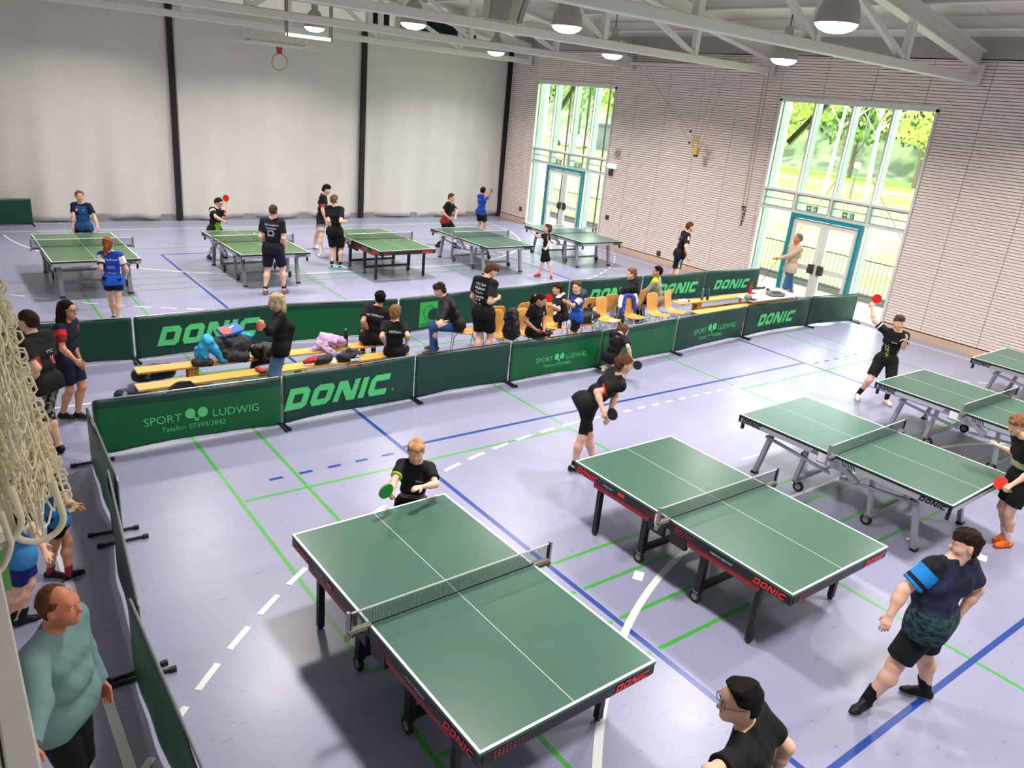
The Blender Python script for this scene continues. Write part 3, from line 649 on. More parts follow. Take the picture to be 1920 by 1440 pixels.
for (x,y,rz,l) in ((5.27,4.3,.6,'white diamond marking card on the blue floor between the two front tables'),(9.06,2.61,.3,'small white card on the floor behind the heavy-set boy')):
    mb=MB(); mb.box((0,0,.003),(.16,.1,.003)); o=mb.build('floor_marker',M_whl,loc=(x,y,0)); o.rotation_euler=(0,0,rz); tag(o,l,'floor marker')
# ------------------------------------------------------------------ smooth body surfaces (signed distance + surface nets)
V=lambda *a: np.array(a[0] if len(a)==1 else a,dtype=float)
def nrm(v): v=V(v); return v/(np.linalg.norm(v)+1e-12)
def cone(a,b,ra,rb,cut=None,g=0):
    """round cone; cut = list of (point, normal): material beyond the plane is removed"""
    a=V(a);b=V(b); return dict(t='c',a=a,b=b,ra=ra,rb=rb,cut=cut,g=g,lo=np.minimum(a-ra,b-rb),hi=np.maximum(a+ra,b+rb))
def ell(c,r,R=None,g=0,neg=False):
    c=V(c); r=V(r); m=max(r); return dict(t='e',c=c,r=r,R=np.eye(3) if R is None else R,g=g,neg=neg,cut=None,lo=c-m,hi=c+m)
def pd(p,P):
    if p['t']=='c':
        a,b=p['a'],p['b']; ab=b-a; L2=ab@ab+1e-12; q=P-a; t=np.clip((q@ab)/L2,0,1); d=np.linalg.norm(q-t[...,None]*ab,axis=-1)-(p['ra']+(p['rb']-p['ra'])*t)
    else:
        q=(P-p['c'])@p['R']; k0=np.linalg.norm(q/p['r'],axis=-1); k1=np.linalg.norm(q/(p['r']**2),axis=-1)+1e-9; d=k0*(k0-1)/k1
    if p['cut']:
        for c,n in p['cut']: d=np.maximum(d,(P-c)@n)
    return d
def smin(a,b,k):
    h=np.clip(.5+.5*(b-a)/k,0,1); return b+(a-b)*h-k*h*(1-h)
def wrinkle(seed,amp,fr):
    r=np.random.RandomState(seed); D_=r.normal(size=(5,3)); D_/=np.linalg.norm(D_,axis=1)[:,None]; ph=r.uniform(0,6,5); f=fr*np.array([.6,1,1.4,2.1,3.])
    def fn(P):
        o=0
        for k in range(5): o=o+np.sin(P@D_[k]*f[k]+ph[k]+1.3*np.sin(P@D_[(k+1)%5]*f[k]*.5))/(1+k*.5)
        return o*amp*.4
    return fn
def field(prims,k,res,noise=None,post=None,pad=.05):
    lo=np.min([p['lo'] for p in prims],0)-pad; hi=np.max([p['hi'] for p in prims],0)+pad; n=np.ceil((hi-lo)/res).astype(int)+1
    ax=[lo[i]+res*np.arange(n[i]) for i in range(3)]; Dm=np.full(n,.3)
    for p in prims:
        m=.06; s=[]
        for i in range(3):
            a=max(0,int((p['lo'][i]-m-lo[i])/res)); b=min(n[i],int((p['hi'][i]+m-lo[i])/res)+2); s.append(slice(a,b))
        P=np.stack(np.meshgrid(ax[0][s[0]],ax[1][s[1]],ax[2][s[2]],indexing='ij'),-1); d=pd(p,P); s=tuple(s); kk=p.get('k',k)
        if p.get('neg'): Dm[s]=-smin(-Dm[s],d,kk)
        else: Dm[s]=smin(Dm[s],d,kk)
    if noise is not None or post is not None:
        msk=np.abs(Dm)<.08; idx=np.nonzero(msk); P=np.stack([ax[i][idx[i]] for i in range(3)],-1); d=Dm[idx]
        if noise is not None: d=d+noise(P)
        if post is not None: d=post(P,d)
        Dm[idx]=d
    return Dm,lo
def nets(Dm,lo,res):
    S=Dm<0; nx,ny,nz=Dm.shape; sh=(nx-1,ny-1,nz-1); acc=np.zeros(sh+(3,)); cnt=np.zeros(sh)
    for ax in range(3):
        o=[slice(None)]*3; p=[slice(None)]*3; o[ax]=slice(0,-1); p[ax]=slice(1,None); A=Dm[tuple(o)]; B=Dm[tuple(p)]; cr=(A<0)!=(B<0)
        t=np.where(cr,A/(A-B+1e-20*(A==B)),0); o1,o2=[a for a in range(3) if a!=ax]
        for u in (0,1):
            for w in (0,1):
                sl=[slice(None)]*3; sl[o1]=slice(u,u+sh[o1]); sl[o2]=slice(w,w+sh[o2]); c=cr[tuple(sl)]; tt=t[tuple(sl)]
                cnt+=c; acc[...,ax]+=np.where(c,tt,0); acc[...,o1]+=c*u; acc[...,o2]+=c*w
    act=cnt>0; idm=np.full(sh,-1); k=np.nonzero(act); idm[k]=np.arange(len(k[0])); v=(acc[k]/cnt[k][:,None]+np.stack(k,-1))*res+lo; F=[]
    for ax in range(3):
        o1,o2=[(1,2),(2,0),(0,1)][ax]; o=[slice(None)]*3; p=[slice(None)]*3; o[ax]=slice(0,-1); p[ax]=slice(1,None); a=S[tuple(o)]; b=S[tuple(p)]; cr=np.nonzero(a!=b); cr=np.stack(cr,-1)
        m=(cr[:,o1]>0)&(cr[:,o2]>0)&(cr[:,o1]<sh[o1])&(cr[:,o2]<sh[o2]); cr=cr[m]; e1=np.zeros(3,int); e1[o1]=1; e2=np.zeros(3,int); e2[o2]=1
        q=[idm[tuple((cr-d_).T)] for d_ in (e1+e2,e2,0*e1,e1)]; q=np.stack(q,-1); fl=a[tuple(cr.T)]; q[~fl]=q[~fl][:,::-1]; F.append(q)
    F=np.concatenate(F); F=F[(F>=0).all(1)]; return v,F
def mesh_np(name,v,F,mats,parent,mi=None):
    me=bpy.data.meshes.new(name); me.vertices.add(len(v)); me.vertices.foreach_set('co',np.asarray(v,np.float32).ravel()); me.loops.add(F.size); me.loops.foreach_set('vertex_index',F.astype(np.int32).ravel()); me.polygons.add(len(F)); me.polygons.foreach_set('loop_start',np.arange(0,F.size,4,dtype=np.int32))
    try: me.polygons.foreach_set('loop_total',np.full(len(F),4,dtype=np.int32))
    except Exception: pass
    me.polygons.foreach_set('use_smooth',np.ones(len(F),bool))
    for m in (mats if isinstance(mats,(list,tuple)) else [mats]): me.materials.append(m)
    if mi is not None: me.polygons.foreach_set('material_index',mi.astype(np.int32))
    me.update(); o=bpy.data.objects.new(name,me); C.objects.link(o)
    if parent: o.parent=parent
    return o
def sdf_object(name,prims,k,res,mats,parent,matfn=None,noise=None,post=None,org=None):
    Dm,lo=field(prims,k,res,noise,post); v,F=nets(Dm,lo,res)
    if len(F)==0: return None
    mi=None
    if matfn is not None: mi=matfn(v[F].mean(1))
    if org is not None: v=v-V(org)
    return mesh_np(name,v,F,mats,parent,mi)
# ------------------------------------------------------------------ barriers
M_bnd=mat('barrier_cloth_dark','123f33',rough=.42,spec=.35); M_bnb=mat('barrier_cloth_bright','0a5a30',rough=.4,spec=.35); M_bng=mat('barrier_cloth_grey_green','1b3f38',rough=.5,spec=.3)
M_prn=mat('barrier_print_green','52c878',rough=.5); M_tub=mat('grey_tube','8b9291',rough=.35,metal=.5); M_lime=mat('barrier_lime_patch','2faa4c',rough=.5)
def barrier(p,q,cloth,prn,label,h=.7,seed=0,post=0,flip=False,tubeends=(0,0)):
    p=Vector((p[0],p[1],0)); q=Vector((q[0],q[1],0)); d=(q-p); L=d.length; d/=L; nrm=Vector((d.y,-d.x,0))
    t=empty('barrier',tuple(p),math.atan2(d.y,d.x)); rnd=random.Random(seed); a1,a2,a3,a4=[rnd.uniform(0,6) for _ in range(4)]
    def D_(x,z):
        e=min(1,min(x,L-x)/.25); return e*(.016*math.sin(x*2.2+a1+z*3)+.009*math.sin(x*5.1-z*7+a2)*(1-z/h*.6)+.003*math.sin(x*11+z*9+a3)*(1-z/h))-.012
    def Zt(x): return h-.018*math.sin(PI*x/L)
    nx=34;nz=12; mb=MB(); zb=.025
    for i in range(nx+1):
        x=L*i/nx
        for j in range(nz+1):
            z0=zb+.03*math.sin(PI*x/L)*rnd.uniform(.8,1) if j==0 else zb; z=z0+(Zt(x)-z0)*j/nz; mb.v.append((x,D_(x,z),z))
    for i in range(nx):
        for j in range(nz): a=i*(nz+1)+j; mb.f.append((a,a+nz+1,a+nz+2,a+1)); mb.m.append(1 if j>=nz-2 else 0)
    o=mb.build('banner_cloth',[cloth,M_bnd],t,smooth=True); s=o.modifiers.new('s','SOLIDIFY'); s.thickness=.006; s.offset=0
    mb=MB(); mb.tube([(-.0,0,.02),(0,0,h-.03),(.03,0,h),(L-.03,0,h),(L,0,h-.03),(L,0,.02)],.011,n=8); mb.build('frame_tube',[M_black if post else M_tub],t,smooth=True)
    for x in (.0,L):
        mb=MB(); mb.beam((x,-.2,.02),(x,.2,.02),.022,.022); 
        for y in (-.2,.2): mb.box((x,y,.02),(.035,.05,.035))
        mb.build('foot_bar',M_black,t)
    off=.011
    if prn:
        mt=MB()
        if 'donic' in prn:
            hh=.27*float(prn.get('s',1)); w=_dn[2]*hh; x0=prn.get('x',(L-w)/2); z0=.2
            v,f=_dn[0],_dn[1]
            vs_=[];fs=[]
            # subdivide polygons through a bmesh so the print follows the folds
            bm=bmesh.new(); bv=[bm.verts.new((a*hh,b*hh,0)) for a,b in v]; [bm.faces.new([bv[i] for i in q_]) for q_ in f]
            bmesh.ops.triangulate(bm,faces=bm.faces[:]); bmesh.ops.subdivide_edges(bm,edges=bm.edges[:],cuts=2,use_grid_fill=True); bm.verts.index_update()
            pv=([(a.co.x,a.co.y) for a in bm.verts],[tuple(k.index for k in fc.verts) for fc in bm.faces]); bm.free()
            put(mt,pv,lambda a,b:(x0+a,D_(x0+a,z0+b)-off,z0+b))
            if prn.get('r'):
                tx=text_polys('®'); put(mt,tx,lambda a,b:(x0+w+a,D_(x0+w+a,z0+.03)-off,z0+.03+b),scale=.06)
        if 'ludwig' in prn:
            k=float(prn.get('s',1)); cx=prn.get('x',L/2); z0=.29
            put(mt,text_polys('SPORT'),lambda a,b:(cx-.62*k+a,D_(cx-.62*k+a,z0+b)-off,z0+b),scale=.15*k)
            put(mt,text_polys('LUDWIG'),lambda a,b:(cx+.2*k+a,D_(cx+.2*k+a,z0+b)-off,z0+b),scale=.15*k)
            tx=text_polys('Telefon 07393/2842'); put(mt,tx,lambda a,b:(cx-.42*k+a,D_(cx-.42*k+a,z0+b)-off,z0-.12*k+b),scale=.095*k)
            for s in (-1,1):
                pts=[(cx+.0*k+s*.075*k+.062*k*math.cos(q_*PI/7)+0,z0+.085*k+.062*k*math.sin(q_*PI/7)*1.15) for q_ in range(14)]
                mt.add([(a,D_(a,b)-off,b) for a,b in pts],[tuple(range(14))])
                a0=(cx+s*.04*k,z0+.03*k); b0=(cx-s*.02*k,z0-.03*k); mt.add([(x,D_(x,z)-off,z) for x,z in ((a0[0]-.012,a0[1]),(a0[0]+.012,a0[1]+.01),(b0[0]+.012,b0[1]+.005),(b0[0]-.012,b0[1]))],[(0,1,2,3)])
        if 'patch' in prn:
            x=prn['x']; pa=MB(); pa.add([(x+a,D_(x+a,z)-off,z) for a,z in ((0,.1),(.42,.1),(.44,.58),(.02,.58))],[(0,1,2,3)]); pc=pa.build('lime_patch',M_lime,t)
            pm=MB(); pts=[(x+.24+.13*math.cos(q_*PI/8),.37+.15*math.sin(q_*PI/8)) for q_ in range(16)]
            pm.tube([(a,D_(a,b)-off-.004,b) for a,b in pts],.004,closed=True,n=4)
            put(pm,text_polys('NOGRAU'),lambda a,b:(x+.03+a,D_(x+a,.13)-off-.004,.12+b),scale=.085); pm.build('patch_lettering',M_bnd,pc)
        if len(mt.f): mt.build('lettering',M_prn,o)
    return tag(t,label,'barrier',group='green playing area barriers')
FR=[((1.28,9.22),(3.46,9.18),M_bnb,dict(ludwig=1,s=.98,x=1.12),'bright green barrier reading SPORT LUDWIG, at the left end of the front row'),
((3.5,9.2),(5.52,9.3),M_bnd,dict(donic=1,r=1,s=1.12,x=.0),'dark green barrier with a large DONIC in front of the left benches'),
((5.56,9.3),(7.28,9.32),M_bng,None,'plain grey green barrier in front of the standing boy in black, front row'),
((7.32,9.3),(9.27,9.3),M_bnb,dict(ludwig=1,s=.8,x=1.0),'bright green SPORT LUDWIG barrier just left of the squatting girl'),
((9.3,9.3),(11.36,9.42),M_bnb,None,'plain bright green barrier behind the squatting girl'),
((11.4,9.42),(13.72,9.6),M_bnd,dict(ludwig=1,s=1.05,x=1.2),'creased green SPORT LUDWIG barrier in front of the right chairs'),
((13.8,9.62),(16.2,9.66),M_bng,dict(donic=1,s=.95,x=.45),'grey green DONIC barrier in front of the right benches, front row'),
((16.24,9.66),(17.92,9.48),M_bng,None,'plain dark barrier at the right end of the front row, before the near glass door')]
BR=[((.3,12.62),(2.36,12.42),M_bnd,None,'plain dark green barrier at the left end of the back row, behind the long-haired girl'),
((2.4,12.42),(4.72,12.5),M_bnd,dict(donic=1,s=1.15,x=.3),'dark green DONIC barrier behind the bags on the left benches'),
((4.76,12.5),(6.85,12.25),M_bnb,dict(ludwig=1,s=.01,x=1.0),'plain bright green barrier behind the woman in the black pullover'),
((6.9,12.25),(9.1,12.4),M_bnd,dict(patch=1,x=.42),'dark green barrier with a lime NOGRAU patch, behind the crouching man on the chair'),
((9.14,12.4),(11.3,12.55),M_bnd,None,'plain dark green barrier in the back row, behind the seated girl in black'),
((11.34,12.55),(13.5,12.45),M_bnd,dict(donic=1,s=1,x=.55),'dark green DONIC barrier half hidden by the boy in the black hooded top'),
((13.55,12.45),(15.75,12.4),M_bnd,dict(donic=1,s=1,x=.5),'dark green DONIC barrier behind the seated boy in the grey jacket'),
((15.8,12.42),(17.85,12.3),M_bng,dict(donic=1,s=.92,x=.35),'grey green DONIC barrier at the right end of the back row'),]
LR=[((1.2,9.05),(1.14,7.2),M_bnb,None,'green barrier at the left, first one leading from the corner towards the camera'),
((1.1,7.42),(.88,5.2),M_bng,None,'dark barrier on the left side, in the middle of that row'),
((.84,5.28),(.84,3.0),M_bnb,None,'green barrier at the lower left, nearest to the man in the teal pullover'),
((.3,24.1),(2.4,24.15),M_bnd,None,'dark green barrier standing before the pale curtain at the far left')]
for i,a in enumerate(FR+BR): 
    pr=a[3]
    if pr and pr.get('s')==.01: pr=None
    barrier(a[0],a[1],a[2],pr,a[4],seed=i,post=(i in (2,3,6,7)))
for i,a in enumerate(LR): barrier(a[0],a[1],a[2],a[3],a[4],seed=40+i)
# ------------------------------------------------------------------ benches
M_pine=mat('lacquered_pine','e3ad55',rough=.35,vary=.1,vscale=4,stretch=(.25,4,4)); M_pined=mat('pine_leg','c08a48',rough=.5)
def bench(x,y,L,rz,label,h=.35,grp='wooden gym benches',step=.9):
    t=empty('gym_bench',(x,y,0),rz); mb=MB()
    for k in range(3): mb.box((L/2,-.083+k*.083,h-.015),(L,.08,.03))
    mb.build('seat_board',M_pine,t,bevel=.005); 
    for xx in (.75,L-.75):
        mb=MB()
        for s in (-1,1): mb.box((xx,s*.07,(h-.03)/2),(.14,.035,h-.03))
        mb.box((xx,0,h-.07),(.05,.2,.06)); mb.build('leg',M_pined,t,bevel=.004)
    mb=MB(); mb.box((L/2,0,.12),(L-1.4,.035,.09)); mb.build('balance_beam',M_pined,t)
    for xx in (.15,L-.15): mb=MB(); mb.box((xx,0,h-.045),(.05,.2,.03)); mb.build('batten',M_pined,t)
    return tag(t,label,'bench',group=grp)
bench(2.1,11.03,4.0,-.01,'wooden bench of the left pair, the back one with cyan jacket and lilac coat')
bench(1.97,10.38,4.05,.01,'wooden bench of the left pair, the front one with the red racket case')
bench(13.5,11.3,3.6,.01,'wooden bench of the right pair, the back one with bottles and a grey jacket')
bench(13.25,10.55,3.7,.02,'wooden bench of the right pair, the front one with papers and a cap')
# ------------------------------------------------------------------ chairs
M_ply=mat('honey_plywood','e2a552',rough=.35,vary=.08,vscale=3,stretch=(4,1,1)); M_plyd=mat('plywood_edge','a9713a',rough=.5)
def make_chair():
    t=empty('plywood_chair'); prof=[(.21,.455),(.16,.45),(.05,.435),(-.08,.435),(-.14,.455),(-.175,.5),(-.19,.56),(-.205,.66),(-.225,.76),(-.245,.85)]
    wd=[.19,.2,.205,.2,.17,.155,.17,.19,.195,.16]; mb=MB(); ns=8
    for (y,z),w in zip(prof,wd):
        for k in range(ns+1):
            u=-1+2*k/ns; c=.018*(1-u*u); x=w*u
            if z>.5: mb.v.append((x,y-c,z-(abs(u)**4)*.03*(z>.8)))
            else: mb.v.append((x,y-(abs(u)**4)*.03*(y>.15),z-c))
    for i in range(len(prof)-1):
        for k in range(ns): a=i*(ns+1)+k; mb.f.append((a,a+1,a+ns+2,a+ns+1)); mb.m.append(0)
    o=mb.build('seat_shell',[M_ply],t,smooth=True); s=o.modifiers.new('s','SOLIDIFY'); s.thickness=.012; ss=o.modifiers.new('ss','SUBSURF'); ss.levels=1; ss.render_levels=1
    for sx in (-1,1):
        mb=MB(); mb.tube([(sx*.17,.14,.43),(sx*.2,.19,.38),(sx*.215,.225,.0)],.011); mb.build('leg',M_chrome,t,smooth=True)
        mb=MB(); mb.tube([(sx*.17,-.1,.43),(sx*.2,-.16,.38),(sx*.215,-.235,.0)],.011); mb.build('leg',M_chrome,t,smooth=True)
    mb=MB(); mb.tube([(.17,.14,.43),(-.17,.14,.43)],.01); mb.tube([(.17,-.1,.43),(-.17,-.1,.43)],.01); mb.tube([(.17,.14,.43),(.17,-.1,.43)],.01); mb.tube([(-.17,.14,.43),(-.17,-.1,.43)],.01); mb.build('seat_frame',M_chrome,t,smooth=True)
    return t
ch0=make_chair(); first=True
A=math.radians
CH=[(7.42,10.82,150,'orange plywood chair carrying the crouching man in jeans'),
(7.9,10.35,-85,'plywood chair with a black backpack, right behind the boy in printed black shirt'),
(8.45,10.28,-80,'plywood chair on which the girl in black sits, front row of chairs'),
(9.2,10.5,-82,'empty looking plywood chair holding the black drinking bottle'),
(9.93,10.5,-85,'plywood chair with the black sports bag, behind the boy in blue and white'),
(10.6,10.5,-80,'empty plywood chair with a folded paper, right of the black sports bag'),
(11.3,10.5,-85,'plywood chair with the blue and white jersey over its back'),
(11.98,10.45,-85,'empty plywood chair right of the jersey chair'),
(12.55,10.5,-70,'plywood chair turned aside at the right end of the front row, next to the bench'),
(8.1,11.05,85,'plywood chair of the back row behind the black backpack'),
(8.75,11.1,95,'plywood chair of the back row behind the girl with the ponytail'),
(9.6,10.98,100,'plywood chair on which the boy holding the red bat sits, back row'),
(10.3,11.02,92,'plywood chair of the back row with the black rucksack'),
(11.0,11.1,88,'empty plywood chair of the back row, left of the boy in the hooded top'),
(11.98,11.22,108,'plywood chair on which the boy in the black hooded top sits'),
(12.58,11.04,108,'plywood chair on which the boy in the grey jacket sits'),]
for (x,y,a,l) in CH:
    o=ch0 if first else copy_tree(ch0); first=False; o.location=(x,y,0); o.rotation_euler=(0,0,A(a-90)); tag(o,l,'chair',group='plywood stacking chairs')
# ------------------------------------------------------------------ bags, clothes, bottles
def blob(name,mats,pts,seed,amp=.012,parent=None,res=.02,matfn=None,rough=0):
    """soft cloth or bag shape grown from overlapping round cones"""
    pr=[cone(a,b,ra*.86,rb*.86) for a,b,ra,rb in pts]; rnd=random.Random(seed)
    for a,b,ra,rb in pts:            # soft corners, bulges and folds so that cloth does not read as a smooth ball
        a=V(a);b=V(b)
        for q in range(7):
            t=rnd.random(); c=a+(b-a)*t; r=ra+(rb-ra)*t; d=V(rnd.gauss(0,1),rnd.gauss(0,1),rnd.gauss(0,.7)); d/=np.linalg.norm(d); e=V(rnd.gauss(0,1),rnd.gauss(0,1),rnd.gauss(0,1)); e/=np.linalg.norm(e)
            pr.append(cone(c+d*r*.62-e*r*.4,c+d*r*.62+e*r*.4,r*.34,r*.22))
    fn=wrinkle(seed,amp*1.3,26); fn2=wrinkle(seed+9,amp*.9,60)
    zf=min(min(a[2]-ra,b[2]-rb) for a,b,ra,rb in pts)
    return sdf_object(name,pr,.022,.0125,mats,parent,matfn,noise=lambda P:fn(P)+fn2(P),post=lambda P,d:np.maximum(d,zf-P[:,2]))
M_bag=mat('black_nylon','17171a',rough=.6,bump=.3,bscale=60); M_bagn=mat('navy_nylon','1d2748',rough=.6); M_cyan=mat('cyan_jacket','2aa3dc',rough=.6); M_anth=mat('anthracite_cloth','2c2d30',rough=.8); M_lil=mat('lilac_cloth','c3a4cb',rough=.85); M_gry=mat('grey_cloth','7d7f83',rough=.85); M_redc=mat('red_case','b5322e',rough=.5); M_bluec=mat('blue_case','2b62b5',rough=.45); M_cyb=mat('light_blue_print','4fb0ee',rough=.5)
def itm(o,l,c,g=None): return tag(o,l,c,g)
def thing(name,loc,l,c,rz=0,g=None): return tag(empty(name,loc,rz),l,c,g)
def text_part(s,loc,rot,size,m,parent,name='lettering'):
    mb=MB(); tx=text_polys(s); Mx=Matrix.Translation(loc)@rot.to_4x4(); put(mb,tx,lambda a,b:tuple(Mx@Vector((a*size,0,b*size)))); return mb.build(name,m,parent)
from mathutils import Euler
def build_items():
    # left back bench
    t=thing('jacket_pile',(3.35,11.03,.35),'pile of a cyan jacket and black clothes on the left back bench','jacket')
    blob('cyan_sleeve',M_cyan,[((-.38,-.05,.12),(-.28,-.05,.34),.1,.1),((-.28,-.08,.3),(-.1,-.14,.08),.09,.08),((.2,.1,.35),(.38,.12,.28),.07,.06)],1,parent=t)
    blob('dark_cloth',M_anth,[((-.48,-.12,.06),(-.3,-.16,.04),.06,.07),((-.1,0,.22),(.22,0,.2),.16,.17),((-.05,-.1,.12),(.2,-.14,.06),.12,.09)],2,parent=t)
    t=thing('black_backpack',(3.92,10.92,.0),'black backpack with broad straps standing between the left benches, right of the jacket pile','backpack')
    blob('bag_body',M_bag,[((-.12,0,.2),(.12,0,.2),.16,.16),((-.12,0,.46),(.12,0,.46),.14,.14)],3,.006,parent=t)
    for x in (-.1,.08): mb=MB(); mb.tube([(x,-.14,.2),(x,-.175,.4),(x,-.12,.58)],.022,n=6); mb.build('strap',M_anth,t)
    t=thing('blue_racket_case',(3.42,11.06,.79),'blue racket case with a red bat printed on it, on top of the jacket pile','racket case',.25); t.rotation_euler=(.45,-.1,.3)
    mb=MB(); mb.box((0,0,0),(.36,.2,.05)); mb.build('case_body',M_bluec,t,bevel=.02); mb=MB(); mb.lathe([(.085,.026),(.085,.034),(.0001,.034)],(-.09,-.01,0),n=24); mb.build('red_bat_print',mat('bat_print_red','e8503f',rough=.5),t); mb=MB(); mb.box((.03,.02,.03),(.1,.02,.008),rz=.2); mb.build('handle_print',M_whl,t)
    t=thing('dark_holdall',(2.3,11.35,.0),'black and grey holdall on the floor behind the left end of the back bench','bag')
    blob('bag_body',M_bag,[((-.1,0,.15),(.3,0,.17),.12,.13)],5,.006,parent=t); mb=MB(); mb.tube([(-.02,-.02,.26),(.1,-.02,.31),(.25,-.02,.28)],.016,n=6); mb.build('grey_handle',M_gry,t)
    t=thing('navy_bag',(1.95,10.8,.0),'navy bag with white lettering under the left end of the back bench','bag')
    blob('bag_body',M_bagn,[((-.1,0,.1),(.22,.02,.12),.1,.1)],6,.006,parent=t); text_part('BaWü',Vector((-.1,-.115,.14)),Euler((-.3,.7,0)).to_matrix(),.09,M_whl,t)
    t=thing('grey_sweater',(3.0,10.72,.0),'crumpled grey sweater on the floor between the left benches','sweater'); blob('cloth',M_gry,[((-.2,0,.05),(.0,.03,.1),.07,.09),((0,0,.08),(.25,-.05,.05),.08,.06)],7,.02,parent=t)
    t=thing('red_black_bag',(3.42,10.62,.0),'red and black flat bag on the floor left of the red racket case','bag'); blob('cloth',[M_redc],[((-.2,0,.05),(.0,.0,.07),.06,.07)],8,.01,parent=t); blob('dark_part',[M_bag],[((0,0,.08),(.25,0,.06),.07,.06)],9,.01,parent=t)
    t=thing('red_racket_case',(3.72,10.37,.352),'grey and red racket case on the left front bench','racket case',.15); mb=MB(); mb.box((0,0,.028),(.31,.21,.056)); mb.build('case_body',M_redc,t,bevel=.025); mb=MB(); mb.box((0,0,.06),(.24,.15,.008)); mb.build('grey_panel',M_gry,t,bevel=.004)
    t=thing('round_black_bag',(2.5,10.08,.0),'round black bag with a silver badge leaning on the left front bench','bag'); t.rotation_euler=(-.25,0,0)
    mb=MB(); mb.tube([(0,.07,.22),(0,-.07,.22)],.22,n=28); mb.build('bag_body',M_bag,t,bevel=.03); mb=MB(); mb.tube([(.05,-.1,.2),(.05,-.107,.2)],.03,n=16); mb.build('badge',M_chrome,t); mb=MB(); mb.tube([(-.15,-.05,.35),(-.08,-.07,.43),(.08,-.07,.43),(.15,-.05,.35)],.014,n=6); mb.build('handle',M_anth,t)
    t=thing('black_duffel_bag',(3.5,9.95,.0),'long black sports bag on the floor under the left front bench','bag'); blob('bag_body',M_bag,[((-.45,0,.13),(.55,0,.13),.13,.13)],11,.006,parent=t); mb=MB(); mb.box((.1,-.12,.16),(.05,.02,.12)); mb.build('white_tag',M_whl,t)
    t=thing('teal_pouch',(4.32,10.72,.0),'small teal pouch on the floor between the left benches','pouch'); mb=MB(); mb.box((0,0,.09),(.12,.05,.17)); mb.build('pouch_body',mat('teal_cloth','1fa59c',rough=.6),t,bevel=.015)
    t=thing('lilac_coat',(4.95,11.0,.35),'lilac coat lying on the left back bench','coat'); blob('cloth',M_lil,[((-.3,-.05,.02),(-.02,-.02,.12),.05,.12),((-.05,.02,.16),(.22,0,.08),.14,.09),((-.1,-.12,.05),(.02,-.17,-.08),.09,.05)],12,.02,parent=t)
    def bottle(x,y,z,r,h,col,capc,l,liq=None,rough=.2,alpha=1):
        t=thing('drinking_bottle',(x,y,z),l,'bottle',g=None); mb=MB(); mb.lathe([(r*.9,0),(r,.01),(r,h*.62),(r*.85,h*.7),(r*.38,h*.86),(r*.38,h*.93)],n=18); mb.build('bottle_body',mat('b_'+col,col,rough=rough),t,smooth=True); mb=MB(); mb.lathe([(r*.45,h*.92),(r*.45,h)],n=14); mb.build('cap',mat('c_'+capc,capc,rough=.4),t)
        return t
    bottle(5.22,10.97,.352,.037,.3,'1d1c1f','9aa39b','dark drinking bottle right of the lilac coat on the left back bench'); b=bottle(5.5,10.97,.352,.034,.25,'e08a12','f2b92c','orange juice bottle with yellow cap on the left back bench'); mb=MB(); mb.lathe([(.0345,.08),(.0345,.15)],n=18); mb.build('clear_label',mat('bottle_label','d9cfb4',rough=.4),b)
    t=thing('blue_black_racket_case',(5.9,10.93,.352),'black racket case with light blue print on the left back bench','racket case',-.3); mb=MB(); mb.box((0,0,.04),(.34,.24,.08)); mb.build('case_body',M_bag,t,bevel=.03); mb=MB(); mb.box((-.07,-.0,.082),(.12,.2,.006)); mb.build('blue_print',M_cyb,t)
    t=thing('black_rucksack',(5.85,10.65,.0),'black rucksack on the floor under the blue printed racket case','backpack'); blob('bag_body',M_bag,[((-.18,0,.14),(.2,0,.15),.13,.14)],14,.008,parent=t)
    t=thing('black_gym_bag',(4.95,10.34,.352),'black drawstring bag with white print on the left front bench','bag'); blob('bag_body',M_bag,[((-.1,0,.06),(.12,-.02,.07),.09,.1),((0,0,.1),(.02,0,.16),.08,.05)],15,.008,parent=t); mb=MB(); mb.box((.08,-.13,.05),(.17,.01,.04)); mb.add([(.07,-.135,.09),(.16,-.13,.08),(.12,-.132,.14)],[(0,1,2)]); mb.build('white_print',M_whl,t); mb=MB(); mb.tube([(-.1,-.05,.16),(-.2,-.08,.2),(-.05,-.02,.24),(.12,-.05,.18),(.24,-.08,.06)],.006,n=5); mb.build('cord',M_gry,t)
    t=thing('red_cloth_bag',(4.5,10.35,.352),'black bag with a red cloth on the left front bench behind the woman','bag'); blob('bag_body',M_bag,[((-.02,0,.05),(.15,0,.07),.08,.08)],16,.008,parent=t); blob('red_cloth',M_redc,[((-.22,0,.06),(-.08,-.02,.1),.04,.06)],17,.015,parent=t)
    t=thing('paper_sheet',(4.75,10.42,.353),'pale yellow paper on the left front bench','paper',.2); mb=MB(); mb.box((0,0,.002),(.18,.2,.003)); mb.build('sheet',mat('paper_cream','efe9c4',rough=.8),t)
    # chairs area
    t=thing('black_backpack',(7.95,10.18,.46),'big black backpack on the plywood chair beside the boy in printed black shirt','backpack'); blob('bag_body',M_bag,[((0,0,.1),(0,.0,.42),.17,.13),((.0,-.08,.1),(0,-.1,.25),.12,.1)],20,.008,parent=t)
    t=thing('papers',(8.15,10.6,.455),'black folder on the plywood chair behind the backpack','folder'); mb=MB(); mb.box((0,0,.01),(.25,.3,.015),rz=.3); mb.build('cover',M_anth,t)
    bottle(9.22,10.36,.44,.04,.26,'151517','232325','black drinking bottle standing on a plywood chair beside the girl in black')
    t=thing('sports_bag',(9.95,10.42,.445),'black sports bag with a white tick mark on a plywood chair','bag'); blob('bag_body',M_bag,[((-.14,0,.13),(.14,0,.13),.13,.13)],21,.005,parent=t)
